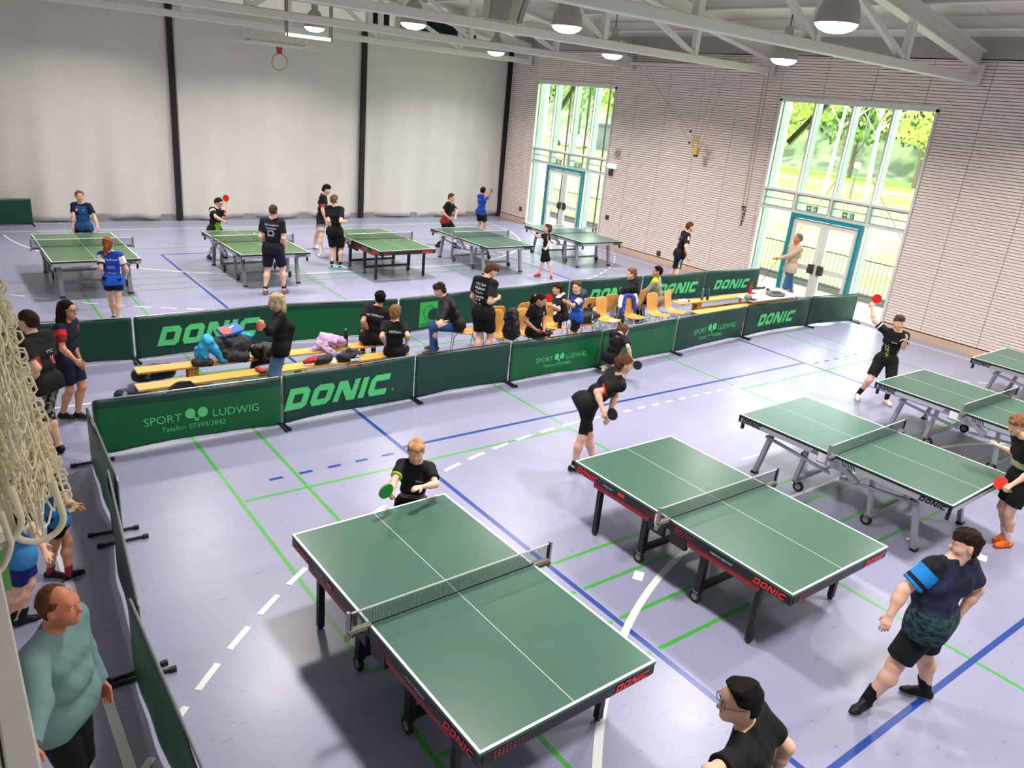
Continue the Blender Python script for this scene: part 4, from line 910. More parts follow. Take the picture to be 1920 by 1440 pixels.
    mb=MB(); mb.add([(-.02,-.14,.1),(.03,-.14,.05),(.13,-.13,.14),(.035,-.14,.085)],[(0,1,2,3)]); mb.box((.0,-.138,.17),(.015,.01,.09)); mb.build('white_tick',M_whl,t); mb=MB(); mb.tube([(-.12,0,.22),(-.08,0,.31),(.08,0,.31),(.12,0,.22)],.014,n=6); mb.build('handle',M_bag,t)
    t=thing('black_rucksack',(10.25,10.92,.45),'black rucksack on the back row chair behind the boy in blue and white','backpack'); blob('bag_body',M_bag,[((0,0,.1),(0,.02,.4),.16,.13)],22,.008,parent=t)
    t=thing('folded_paper',(10.62,10.4,.44),'folded white paper on the plywood chair right of the sports bag','paper'); mb=MB(); mb.box((0,0,.01),(.16,.12,.012),rz=.5); mb.build('sheet',M_whl,t)
    t=thing('jersey',(11.3,10.5,.45),'blue and white track jacket hung over the back of a plywood chair','jacket')
    M_jb=mat('jersey_blue','2440b0',rough=.7)
    blob('blue_body',[M_jb],[((-.12,.24,.36),(.12,.24,.36),.045,.045),((-.14,.2,.34),(-.2,.12,.0),.055,.05),((.14,.2,.34),(.18,.14,.02),.05,.04)],23,.006,parent=t)
    blob('white_shoulder',[M_whl],[((-.2,.22,.36),(-.26,.16,.18),.05,.045),((.2,.22,.36),(.22,.17,.22),.045,.04)],24,.006,parent=t)
    blob('dark_lower_sleeve',[M_bag],[((-.22,.1,.0),(-.26,.06,-.22),.055,.06)],25,.006,parent=t)
    t=thing('black_floor_bag',(11.1,10.25,.0),'black sports bag on the floor under the chair with the jersey','bag'); blob('bag_body',M_bag,[((-.25,0,.12),(.3,0,.12),.12,.12)],26,.008,parent=t)
    t=thing('dark_floor_bag',(8.95,10.2,.0),'dark bag on the floor right of the seated girl in black','bag'); blob('bag_body',M_bag,[((-.15,0,.1),(.2,0,.1),.1,.1)],27,.008,parent=t)
    # right benches
    bottle(14.35,11.28,.352,.035,.27,'5a6468','b9c4c6','clear water bottle on the right back bench, left one of two'); bottle(14.5,11.24,.352,.035,.25,'3a4448','8f9a9c','dark bottle on the right back bench, right one of two')
    bottle(16.25,11.35,.352,.036,.28,'b3202a','7c1118','red metal bottle on the right back bench')
    t=thing('black_pouch',(13.72,11.3,.352),'white packet with black lid at the left end of the right back bench','packet'); mb=MB(); mb.box((0,0,.025),(.22,.12,.05)); mb.build('packet_body',M_whl,t,bevel=.01); mb=MB(); mb.box((.14,-.03,.02),(.07,.05,.03)); mb.build('lid',M_bag,t)
    t=thing('dark_jacket',(16.45,11.32,.352),'dark grey jacket with white cap on the right back bench','jacket'); blob('cloth',M_anth,[((-.05,0,.05),(.35,-.05,.06),.06,.08),((.1,.02,.1),(.3,0,.1),.05,.06)],30,.02,parent=t); mb=MB(); mb.ball((-.08,-.05,.06),(.11,.1,.05)); mb.build('white_cap',M_whl,t,smooth=True)
    t=thing('wooden_box',(17.3,11.3,.0),'pale wooden box full of folded paper at the end of the right back bench','box'); mb=MB(); mb.box((0,0,.17),(.5,.4,.34)); mb.build('box_body',mat('pale_wood_box','cdaf84',rough=.6),t,bevel=.01); mb=MB(); mb.box((.02,0,.37),(.42,.34,.06)); mb.build('folded_cloth',mat('cream_cloth','ddd2c0',rough=.8),t,bevel=.02)
    t=thing('black_jacket',(15.1,11.05,.0),'black crumpled jacket on the floor between the right benches','jacket'); blob('cloth',M_bag,[((-.3,0,.07),(.1,.05,.14),.07,.12),((.1,0,.12),(.35,.05,.08),.1,.08)],31,.02,parent=t)
    t=thing('scorer_table',(15.95,10.75,.0),'low white topped table strewn with papers at the right benches','table'); mb=MB(); mb.box((.25,0,.44),(1.9,.5,.03)); mb.build('table_top',mat('table_white','e9e4da',rough=.3),t,bevel=.005)
    for sx in (-.6,1.1):
        for sy in (-.2,.2): mb=MB(); mb.box((sx,sy,.21),(.04,.04,.43)); mb.build('leg',M_pined,t)
    t=thing('baseball_cap',(15.3,10.7,.46),'grey and black baseball cap on the low white table','cap'); mb=MB(); mb.ball((0,0,.03),(.1,.1,.08)); mb.build('crown',M_gry,t,smooth=True); mb=MB(); mb.box((.02,-.14,.02),(.16,.12,.012)); mb.build('brim',M_bag,t,bevel=.005)
    t=thing('grey_satchel',(16.35,10.7,.456),'dark grey satchel on the low white table','bag',-.3); mb=MB(); mb.box((0,0,.05),(.4,.3,.1)); mb.build('bag_body',M_gry,t,bevel=.04); mb=MB(); mb.box((-.05,-.08,.105),(.25,.12,.012)); mb.build('flap',M_anth,t)
    t=thing('score_sheet',(15.85,10.75,.457),'white score sheet holder standing on the low white table','paper'); mb=MB(); mb.box((0,0,.09),(.32,.02,.18)); mb.build('sheet',M_whl,t)
    # left edge
    t=thing('green_sign_box',(.06,3.9,2.16),'small green and white box hanging beside the net at the left picture edge','sign box'); mb=MB(); mb.box((0,0,-.1),(.1,.14,.26)); mb.build('green_body',mat('box_green','5fa04c',rough=.5),t); mb=MB(); mb.box((0,0,.06),(.1,.14,.06)); mb.build('white_top',mat('box_white','e2e4c9',rough=.6),t); mb=MB(); mb.box((.052,0,-.06),(.004,.02,.06)); mb.box((.052,0,-.16),(.004,.02,.06)); mb.box((0,-.072,-.06),(.02,.004,.06)); mb.box((0,-.072,-.16),(.02,.004,.06)); mb.build('print',M_black,t)
# ------------------------------------------------------------------ goal net hanging down at the left
M_cord=mat('cream_net_cord','f0e6c6',rough=.85,vary=.12,vscale=5); M_thick=mat('thick_net_rope','e0d9c0',rough=.85)
def hanging_net():
    t=tag(empty('goal_net',(0,0,0)),'cream knotted goal net hanging bunched at the left picture edge, ending in thick rope loops','net')
    rnd=random.Random(5); 
    # the bundle follows a line falling towards the hall floor beside the gallery
    top=Vector((.02,3.1,4.3)); bot=Vector((.115,3.05,2.70))
    nc=15; nr=25
    for lay in range(3):
        P=[[None]*(nr+1) for _ in range(nc+1)]; ph=rnd.uniform(0,6); sh=rnd.uniform(-.03,.03) if lay else 0; wk=1-.13*lay
        for i in range(nc+1):
            a=i/nc
            for j in range(nr+1):
                b=j/nr; c=top.lerp(bot,b*(.96-.02*lay)); w=(.055+.17*b**.8)*wk
                fold=math.sin(a*PI*5+b*2+ph)*.06*(.5+b)+lay*.05; x=c.x-.02+sh+(a-.5)*2*w*.92+rnd.uniform(-.009,.009); y=c.y+fold+rnd.uniform(-.02,.02)-a*.05
                P[i][j]=Vector((x,y,c.z-rnd.uniform(0,.02)-.04*math.sin(a*PI*3+ph)**2*b))
        mb=MB()
        for j in range(nr+1):
            for i in range(nc):
                p,q=P[i][j],P[i+1][j]; m=(p+q)/2+Vector((0,0,-.02-rnd.uniform(0,.02))); mb.tube([p,m,q],.0042,n=5,caps=False)
            p=P[nc][j]; mb.tube([p,p+Vector((.02,0,-.005)),p+Vector((.026,0,-.03)),p+Vector((.014,0,-.045)),p+Vector((0,0,-.045))],.0045,n=5,caps=False)
        for i in range(nc+1): mb.tube(P[i],.0042,n=5,caps=False)
        mb.build('mesh' if lay==0 else 'net_fold',M_cord,t,smooth=True)
    def loop(c,rx,rz,tilt,r):
        mb=MB(); pts=[]
        for k in range(15):
            a=PI+PI*k/14; x=rx*math.cos(a); z=rz*math.sin(a); pts.append((c[0]+x*math.cos(tilt)-z*math.sin(tilt),c[1]+.01*k/14,c[2]+x*math.sin(tilt)+z*math.cos(tilt)))
        if len(pts): e0,e1=pts[0],pts[-1]; pts=[(e0[0]-.01,e0[1]+.04,e0[2]+.11)]+pts+[(e1[0]-.015,e1[1]+.04,e1[2]+.11)]
        mb.tube(pts,r,n=8); mb.build('rope_loop',M_thick,t,smooth=True)
    loop((.19,2.88,2.78),.08,.075,.25,.012); loop((.04,2.86,2.82),.1,.1,0,.012); loop((.05,2.84,2.75),.05,.12,-.2,.011)
hanging_net()
POSE={
 'P1':dict(H=1.64,ab=240,ash=240,ah=270,hp=0,pel=(2.868,19.253,0.862),neck=(2.856,19.262,1.33),head=(2.842,19.274,1.484),SL=(2.991,19.184,1.293),SR=(2.724,19.339,1.283),EL=(3.057,19.042,1.077),WL=(3.078,18.889,0.906),ER=(2.665,19.173,1.082),WR=(2.639,19.136,0.857),HL=(2.943,19.21,0.834),HR=(2.793,19.296,0.834),KL=(2.869,19.122,0.448),KR=(2.708,19.191,0.455),AL=(2.9,19.21,0.08),AR=(2.72,19.25,0.08)),
 'P2':dict(H=1.53,ab=75,ash=70,ah=75,hp=0,pel=(2.531,14.545,0.805),neck=(2.529,14.547,1.243),head=(2.504,14.567,1.384),SL=(2.394,14.596,1.203),SR=(2.665,14.497,1.205),EL=(2.344,14.453,1.005),WL=(2.301,14.631,0.893),ER=(2.738,14.43,0.976),WR=(2.751,14.594,0.839),HL=(2.454,14.566,0.779),HR=(2.609,14.524,0.779),KL=(2.493,14.65,0.414),KR=(2.576,14.481,0.407),AL=(2.53,14.73,0.07),AR=(2.53,14.38,0.07)),
 'P3':dict(H=1.6,ab=290,ash=300,ah=300,hp=-20,bat=['L',[-0.072,0.172,0.982],[-0.294,-0.945,0.143]],pel=(5.687,19.311,0.744),neck=(5.767,19.36,1.192),head=(5.827,19.363,1.33),SL=(5.888,19.429,1.12),SR=(5.632,19.282,1.182),EL=(5.951,19.181,1.071),WL=(5.996,19.263,1.275),ER=(5.661,19.063,1.044),WR=(5.844,18.987,0.937),HL=(5.766,19.34,0.717),HR=(5.608,19.282,0.717),KL=(5.893,19.149,0.397),KR=(5.621,19.087,0.376),AL=(5.87,19.34,0.08),AR=(5.51,19.28,0.08)),
 'P4':dict(H=1.93,ab=55,ash=55,ah=55,hp=0,pel=(5.795,15.698,1.012),neck=(5.794,15.698,1.562),head=(5.81,15.686,1.743),SL=(5.646,15.802,1.513),SR=(5.943,15.594,1.513),EL=(5.566,15.769,1.211),WL=(5.684,15.913,1.017),ER=(5.958,15.525,1.207),WR=(6.044,15.657,0.989),HL=(5.712,15.756,0.979),HR=(5.878,15.639,0.979),KL=(5.714,15.802,0.508),KR=(5.997,15.714,0.528),AL=(5.61,15.69,0.09),AR=(6,15.63,0.09)),
 'P5':dict(H=1.88,ab=-30,ash=-30,ah=-30,hp=-15,pel=(8.484,19.39,0.988),neck=(8.509,19.371,1.525),head=(8.578,19.316,1.679),SL=(8.595,19.526,1.478),SR=(8.418,19.219,1.475),EL=(8.625,19.578,1.181),WL=(8.694,19.538,0.931),ER=(8.409,19.172,1.172),WR=(8.468,19.101,0.926),HL=(8.533,19.476,0.956),HR=(8.435,19.305,0.956),KL=(8.532,19.725,0.51),KR=(8.334,19.091,0.51),AL=(8.53,19.96,0.09),AR=(8.24,18.89,0.09)),
 'P6':dict(H=1.84,ab=45,ash=45,ah=30,hp=0,pel=(8.045,17.617,0.966),neck=(8.032,17.628,1.491),head=(8.03,17.629,1.664),SL=(7.911,17.749,1.438),SR=(8.155,17.504,1.45),EL=(7.875,17.606,1.178),WL=(7.99,17.673,0.958),ER=(8.074,17.349,1.207),WR=(8.264,17.517,1.162),HL=(7.977,17.685,0.935),HR=(8.114,17.548,0.935),KL=(8.053,17.724,0.491),KR=(8.214,17.609,0.499),AL=(7.97,17.61,0.09),AR=(8.15,17.51,0.09)),
 'P7':dict(H=1.72,ab=300,ash=300,ah=300,hp=-5,pel=(12.387,19.464,0.82),neck=(12.507,19.46,1.297),head=(12.536,19.464,1.456),SL=(12.631,19.543,1.221),SR=(12.361,19.377,1.287),EL=(12.628,19.293,1.095),WL=(12.507,19.143,0.951),ER=(12.184,19.373,1.07),WR=(12.332,19.251,0.923),HL=(12.465,19.509,0.791),HR=(12.309,19.419,0.791),KL=(12.64,19.288,0.475),KR=(12.341,19.328,0.379),AL=(12.68,19.31,0.08),AR=(12.2,19.55,0.08)),
 'P8':dict(H=1.64,ab=15,ash=10,ah=20,hp=5,bat=['R',[0.852,0.509,0.122],[0.396,-0.779,0.486]],pel=(14.525,20.757,0.863),neck=(14.537,20.748,1.333),head=(14.543,20.743,1.487),SL=(14.509,20.901,1.294),SR=(14.563,20.596,1.286),EL=(14.753,20.805,1.24),WL=(14.919,20.908,1.361),ER=(14.503,20.341,1.343),WR=(14.424,20.19,1.497),HL=(14.502,20.841,0.835),HR=(14.547,20.674,0.835),KL=(14.569,20.833,0.437),KR=(14.651,20.654,0.446),AL=(14.45,20.78,0.08),AR=(14.57,20.59,0.08)),
 'P9':dict(H=1.35,ab=145,ash=150,ah=135,hp=15,pel=(12.96,15.462,0.76),neck=(12.967,15.456,1.146),head=(12.964,15.459,1.273),SL=(12.903,15.347,1.111),SR=(13.03,15.567,1.111),EL=(12.848,15.202,0.955),WL=(12.703,15.117,0.867),ER=(12.869,15.678,1.012),WR=(12.753,15.791,1.109),HL=(12.92,15.404,0.737),HR=(13.001,15.52,0.737),KL=(12.91,15.474,0.394),KR=(13.062,15.407,0.394),AL=(12.9,15.54,0.07),AR=(13.12,15.3,0.07)),
 'P10':dict(H=1.83,ab=-25,ash=-30,ah=-30,hp=-5,pel=(15.876,13.448,0.962),neck=(15.937,13.4,1.479),head=(15.988,13.359,1.639),SL=(16.018,13.553,1.436),SR=(15.845,13.255,1.429),EL=(16.048,13.605,1.149),WL=(16.121,13.571,0.905),ER=(15.727,13.164,1.17),WR=(15.753,13.07,0.934),HL=(15.917,13.535,0.931),HR=(15.835,13.361,0.931),KL=(15.821,13.393,0.498),KR=(15.879,13.53,0.498),AL=(15.73,13.26,0.09),AR=(15.92,13.69,0.09)),
 'P11':dict(H=1.87,ab=150,ash=165,ah=150,hp=5,pel=(17.609,11.256,0.985),neck=(17.63,11.239,1.52),head=(17.637,11.233,1.697),SL=(17.582,11.069,1.469),SR=(17.674,11.411,1.476),EL=(17.432,11.246,1.27),WL=(17.285,11.442,1.175),ER=(17.765,11.205,1.269),WR=(17.693,11.241,1.019),HL=(17.559,11.17,0.953),HR=(17.658,11.341,0.953),KL=(17.521,11.224,0.497),KR=(17.669,11.191,0.509),AL=(17.66,11.17,0.09),AR=(17.68,11.05,0.09)),
 'P14':dict(H=1.38,ab=175,ash=175,ah=205,hp=-5,pel=(9.436,10.174,0.723),neck=(9.416,10.19,1.115),head=(9.392,10.209,1.241),SL=(9.407,10.06,1.085),SR=(9.43,10.318,1.075),EL=(9.243,10.091,0.935),WL=(9.073,10.071,1.023),ER=(9.575,10.16,1.011),WR=(9.629,10.282,0.873),HL=(9.43,10.102,0.699),HR=(9.442,10.247,0.699),KL=(9.342,10.141,0.375),KR=(9.508,10.176,0.375),AL=(9.43,10.16,0.07),AR=(9.57,10.11,0.07)),
 'P17':dict(H=1.85,ab=25,ash=20,ah=-15,hp=-35,pel=(7.389,10.259,0.971),neck=(7.386,10.262,1.498),head=(7.496,10.283,1.632),SL=(7.327,10.425,1.449),SR=(7.446,10.098,1.452),EL=(7.299,10.485,1.156),WL=(7.506,10.544,1.013),ER=(7.363,10.067,1.164),WR=(7.598,10.174,1.176),HL=(7.348,10.347,0.939),HR=(7.43,10.171,0.939),KL=(7.405,10.338,0.489),KR=(7.561,10.243,0.511),AL=(7.28,10.25,0.09),AR=(7.49,10.22,0.09)),
 'P21':dict(H=1.65,ab=155,ash=165,ah=160,hp=-5,pel=(3.755,9.926,0.869),neck=(3.738,9.939,1.34),head=(3.697,9.924,1.49),SL=(3.699,9.788,1.301),SR=(3.78,10.089,1.295),EL=(3.502,9.667,1.164),WL=(3.375,9.527,1.297),ER=(3.916,9.968,1.097),WR=(3.856,9.914,0.88),HL=(3.718,9.847,0.84),HR=(3.792,10.005,0.84),KL=(3.628,9.949,0.458),KR=(3.706,9.98,0.444),AL=(3.68,9.98,0.08),AR=(3.78,9.89,0.08)),
 'P23':dict(H=1.75,ab=-10,ash=-15,ah=-25,hp=-5,bat=['R',[0.041,-0.858,0.511],[-0.999,-0.043,0.007]],pel=(6.278,6.382,0.95),neck=(6.553,6.163,1.306),head=(6.572,6.148,1.469),SL=(6.599,6.328,1.308),SR=(6.457,6.038,1.24),EL=(6.577,6.208,1.051),WL=(6.484,6.175,0.827),ER=(6.241,6.197,1.144),WR=(6.196,6.018,0.983),HL=(6.294,6.472,0.92),HR=(6.262,6.291,0.92),KL=(6.385,6.378,0.487),KR=(6.225,6.332,0.487),AL=(6.47,6.29,0.08),AR=(6.19,6.37,0.08)),
 'P24':dict(H=1.42,ab=240,ash=235,ah=238,hp=-12,bat=['R',[-0.653,-0.26,0.711],[0.194,-0.965,-0.175]],pel=(3.42,5.672,0.636),neck=(3.447,5.676,1.041),head=(3.432,5.663,1.173),SL=(3.554,5.599,0.998),SR=(3.335,5.753,1.011),EL=(3.494,5.383,0.942),WL=(3.307,5.33,0.985),ER=(3.174,5.605,0.935),WR=(3.06,5.443,0.926),HL=(3.485,5.635,0.612),HR=(3.355,5.71,0.612),KL=(3.41,5.446,0.328),KR=(3.28,5.518,0.33),AL=(3.53,5.61,0.07),AR=(3.4,5.68,0.07)),
 'P25':dict(H=1.68,ab=215,ash=225,ah=225,hp=-5,bat=['R',[0.355,-0.343,0.87],[-0.877,-0.444,0.183]],pel=(12.858,6.026,0.799),neck=(12.892,5.999,1.277),head=(12.882,6.007,1.434),SL=(13,5.89,1.219),SR=(12.777,6.113,1.248),EL=(12.797,5.779,1.074),WL=(12.657,5.709,1.25),ER=(12.701,6.333,1.391),WR=(12.756,6.454,1.585),HL=(12.908,5.954,0.77),HR=(12.807,6.099,0.77),KL=(12.779,5.808,0.406),KR=(12.598,6.093,0.414),AL=(12.97,5.9,0.08),AR=(12.69,6.27,0.08)),
 'P26':dict(H=1.67,ab=150,ash=140,ah=160,hp=-20,bat=['L',[0.514,0.853,0.093],[-0.747,0.392,0.536]],pel=(9.649,2.664,0.871),neck=(9.55,2.743,1.331),head=(9.552,2.851,1.446),SL=(9.458,2.615,1.289),SR=(9.66,2.856,1.291),EL=(9.393,2.525,1.04),WL=(9.243,2.619,0.887),ER=(9.782,2.816,1.051),WR=(9.868,3.033,1.035),HL=(9.605,2.588,0.843),HR=(9.693,2.74,0.843),KL=(9.508,2.636,0.447),KR=(9.625,2.75,0.438),AL=(9.61,2.57,0.08),AR=(9.74,2.66,0.08)),
 'P27':dict(H=1.72,ab=100,ash=72,ah=135,hp=-5,pel=(5.886,1.883,0.903),neck=(5.893,1.877,1.393),head=(5.938,1.841,1.545),SL=(5.726,1.931,1.353),SR=(6.059,1.823,1.346),EL=(5.569,2.027,1.142),WL=(5.467,2.019,0.973),ER=(6.197,1.745,1.116),WR=(6.142,1.784,0.885),HL=(5.797,1.867,0.873),HR=(5.975,1.899,0.873),KL=(5.685,1.956,0.465),KR=(6.06,1.912,0.46),AL=(5.58,2.04,0.08),AR=(6.15,1.84,0.08)),
 'P28':dict(H=1.77,ab=130,ash=112,ah=150,hp=0,pel=(3.188,1.553,0.932),neck=(3.079,1.639,1.419),head=(3.026,1.681,1.572),SL=(2.938,1.564,1.353),SR=(3.241,1.699,1.397),EL=(2.659,1.54,1.428),WL=(2.467,1.387,1.458),ER=(3.386,1.552,1.195),WR=(3.35,1.587,0.952),HL=(3.117,1.493,0.902),HR=(3.26,1.613,0.902),KL=(3.105,1.54,0.469),KR=(3.241,1.528,0.474),AL=(3.22,1.43,0.09),AR=(3.28,1.39,0.09)),
 'P29':dict(H=1.72,ab=-40,ash=-40,ah=-35,hp=5,pel=(0.264,4.181,0.906),neck=(0.275,4.171,1.398),head=(0.316,4.139,1.552),SL=(0.387,4.307,1.354),SR=(0.162,4.038,1.354),EL=(0.426,4.353,1.081),WL=(0.487,4.301,0.852),ER=(0.141,3.773,1.262),WR=(0.081,3.545,1.213),HL=(0.322,4.25,0.876),HR=(0.206,4.111,0.876),KL=(0.327,4.179,0.459),KR=(0.268,4.073,0.459),AL=(0.21,4.22,0.08),AR=(0.18,4.16,0.08)),
 'P30':dict(H=1.6,ab=-38,ash=-38,ah=-35,hp=0,pel=(1.23,10.438,0.84),neck=(1.254,10.419,1.296),head=(1.277,10.401,1.444),SL=(1.345,10.539,1.255),SR=(1.159,10.302,1.255),EL=(1.3,10.465,1.01),WL=(1.355,10.388,0.806),ER=(1.157,10.155,1.04),WR=(1.251,9.972,0.952),HL=(1.282,10.505,0.813),HR=(1.178,10.372,0.813),KL=(1.349,10.397,0.441),KR=(1.209,10.378,0.421),AL=(1.27,10.41,0.08),AR=(1.11,10.48,0.08)),
 'P31':dict(H=1.77,ab=130,ash=130,ah=140,hp=0,pel=(0.869,9.484,0.93),neck=(0.815,9.526,1.432),head=(0.786,9.55,1.594),SL=(0.693,9.415,1.382),SR=(0.948,9.63,1.391),EL=(0.794,9.318,1.13),WL=(0.739,9.426,0.914),ER=(0.944,9.536,1.119),WR=(0.853,9.541,0.888),HL=(0.798,9.424,0.9),HR=(0.94,9.544,0.9),KL=(0.745,9.528,0.481),KR=(0.859,9.61,0.478),AL=(0.84,9.45,0.09),AR=(0.93,9.5,0.09)),
 'P32':dict(H=1.3,ab=10,ash=0,ah=0,hp=0,pel=(0.585,6.835,0.683),neck=(0.575,6.843,1.055),head=(0.56,6.855,1.176),SL=(0.576,6.965,1.019),SR=(0.575,6.719,1.024),EL=(0.633,6.867,0.84),WL=(0.738,6.881,0.692),ER=(0.658,6.622,0.855),WR=(0.708,6.745,0.732),HL=(0.573,6.902,0.661),HR=(0.596,6.768,0.661),KL=(0.648,6.858,0.354),KR=(0.542,6.836,0.352),AL=(0.62,6.8,0.06),AR=(0.49,6.9,0.06)),
 'P33':dict(H=1.34,ab=0,ash=0,ah=0,hp=0,pel=(0.278,6.311,0.701),neck=(0.311,6.285,1.081),head=(0.33,6.27,1.204),SL=(0.309,6.413,1.055),SR=(0.307,6.162,1.038),EL=(0.366,6.309,0.873),WL=(0.425,6.317,0.696),ER=(0.369,5.956,1.007),WR=(0.395,5.783,0.94),HL=(0.278,6.381,0.679),HR=(0.278,6.241,0.679),KL=(0.301,6.343,0.354),KR=(0.212,6.292,0.36),AL=(0.21,6.31,0.06),AR=(0.15,6.34,0.06)),
 'P12':dict(H=1.7,ab=110,ash=125,ah=165,hp=-5,pel=(11.98,11.196,0.56),neck=(11.779,11.1,0.992),head=(11.736,11.134,1.142),SL=(11.684,11.021,0.88),SR=(11.911,11.195,1.025),EL=(11.411,10.972,0.876),WL=(11.212,10.96,0.747),ER=(11.852,11.237,0.758),WR=(11.696,11.352,0.62),HL=(11.896,11.165,0.531),HR=(12.064,11.226,0.531),KL=(11.748,11.552,0.475),KR=(11.93,11.617,0.47),AL=(11.735,11.52,0.083),AR=(11.973,11.565,0.083)),
 'P13':dict(H=1.62,ab=110,ash=120,ah=145,hp=0,pel=(12.547,11.029,0.56),neck=(12.462,11.096,1.01),head=(12.468,11.092,1.163),SL=(12.34,11.011,0.957),SR=(12.6,11.169,0.982),EL=(12.207,11.086,0.741),WL=(12.04,11.069,0.588),ER=(12.474,11.237,0.761),WR=(12.354,11.306,0.581),HL=(12.467,10.999,0.532),HR=(12.627,11.058,0.532),KL=(12.326,11.363,0.452),KR=(12.502,11.426,0.449),AL=(12.313,11.337,0.079),AR=(12.542,11.381,0.079)),
 'P15':dict(H=1.4,ab=105,ash=120,ah=150,hp=0,bat=['L',[0.085,0.236,0.968],[-0.633,-0.737,0.235]],pel=(9.589,10.719,0.55),neck=(9.522,10.772,0.941),head=(9.472,10.811,1.057),SL=(9.415,10.7,0.896),SR=(9.641,10.835,0.916),EL=(9.329,10.554,0.743),WL=(9.152,10.573,0.824),ER=(9.554,10.84,0.705),WR=(9.52,11.032,0.684),HL=(9.517,10.7,0.526),HR=(9.66,10.738,0.526),KL=(9.425,11.003,0.391),KR=(9.588,11.046,0.39),AL=(9.406,11.001,0.068),AR=(9.614,11.024,0.068)),
 'P16':dict(H=1.62,ab=290,ash=290,ah=300,hp=-25,bat=['L',[-0.531,-0.698,0.481],[-0.48,-0.22,-0.849]],pel=(8.449,10.162,0.55),neck=(8.466,10.149,1.012),head=(8.426,10.046,1.118),SL=(8.607,10.203,0.967),SR=(8.321,10.098,0.974),EL=(8.615,10.107,0.722),WL=(8.513,9.959,0.583),ER=(8.202,10.11,0.739),WR=(8.326,9.961,0.621),HL=(8.529,10.191,0.522),HR=(8.369,10.133,0.522),KL=(8.67,9.826,0.452),KR=(8.495,9.763,0.448),AL=(8.684,9.854,0.079),AR=(8.455,9.81,0.079)),
 'P18':dict(H=1.78,ab=150,ash=140,ah=150,hp=-25,pel=(7.308,10.892,0.56),neck=(7.114,11.046,1.004),head=(7.033,11.111,1.136),SL=(7.025,10.903,0.962),SR=(7.239,11.162,0.966),EL=(6.883,10.657,0.902),WL=(6.722,10.503,0.792),ER=(7.336,11.273,0.717),WR=(7.309,11.347,0.48),HL=(7.261,10.811,0.529),HR=(7.355,10.973,0.529),KL=(6.881,11.024,0.497),KR=(6.981,11.197,0.492),AL=(6.894,10.989,0.086),AR=(7.053,11.182,0.086)),
 'P19':dict(H=1.72,ab=70,ash=55,ah=75,hp=0,pel=(5.66,10.923,0.5),neck=(5.721,10.874,0.985),head=(5.771,10.893,1.138),SL=(5.585,10.97,0.967),SR=(5.847,10.787,0.915),EL=(5.437,10.8,0.801),WL=(5.574,10.894,0.627),ER=(5.934,10.939,0.697),WR=(5.987,11.083,0.511),HL=(5.575,10.954,0.471),HR=(5.745,10.892,0.471),KL=(5.719,11.351,0.481),KR=(5.889,11.289,0.481),AL=(5.716,11.342,0.084),AR=(5.886,11.28,0.084)),
 'P20':dict(H=1.55,ab=45,ash=52,ah=50,hp=-10,pel=(5.669,10.158,0.5),neck=(5.655,10.169,0.943),head=(5.675,10.203,1.083),SL=(5.541,10.258,0.897),SR=(5.771,10.078,0.908),EL=(5.401,10.093,0.767),WL=(5.518,10.2,0.618),ER=(5.717,9.85,0.814),WR=(5.777,9.992,0.662),HL=(5.611,10.216,0.473),HR=(5.726,10.101,0.473),KL=(5.879,10.484,0.434),KR=(5.994,10.368,0.434),AL=(5.874,10.479,0.075),AR=(5.989,10.364,0.075)),
 'P22':dict(H=1.45,ab=20,ash=15,ah=-10,hp=-20,bat=['R',[0.441,-0.731,-0.521],[-0.705,-0.641,0.303]],pel=(9.24,8.957,0.34),neck=(9.314,8.898,0.743),head=(9.432,8.953,0.784),SL=(9.276,9.034,0.732),SR=(9.339,8.773,0.682),EL=(9.285,8.982,0.502),WL=(9.352,8.849,0.364),ER=(9.221,8.576,0.626),WR=(9.291,8.544,0.438),HL=(9.214,9.028,0.315),HR=(9.266,8.885,0.315),KL=(9.498,9.159,0.145),KR=(9.574,9.023,0.202),AL=(9.19,9.05,0.07),AR=(9.28,8.93,0.07)),
}
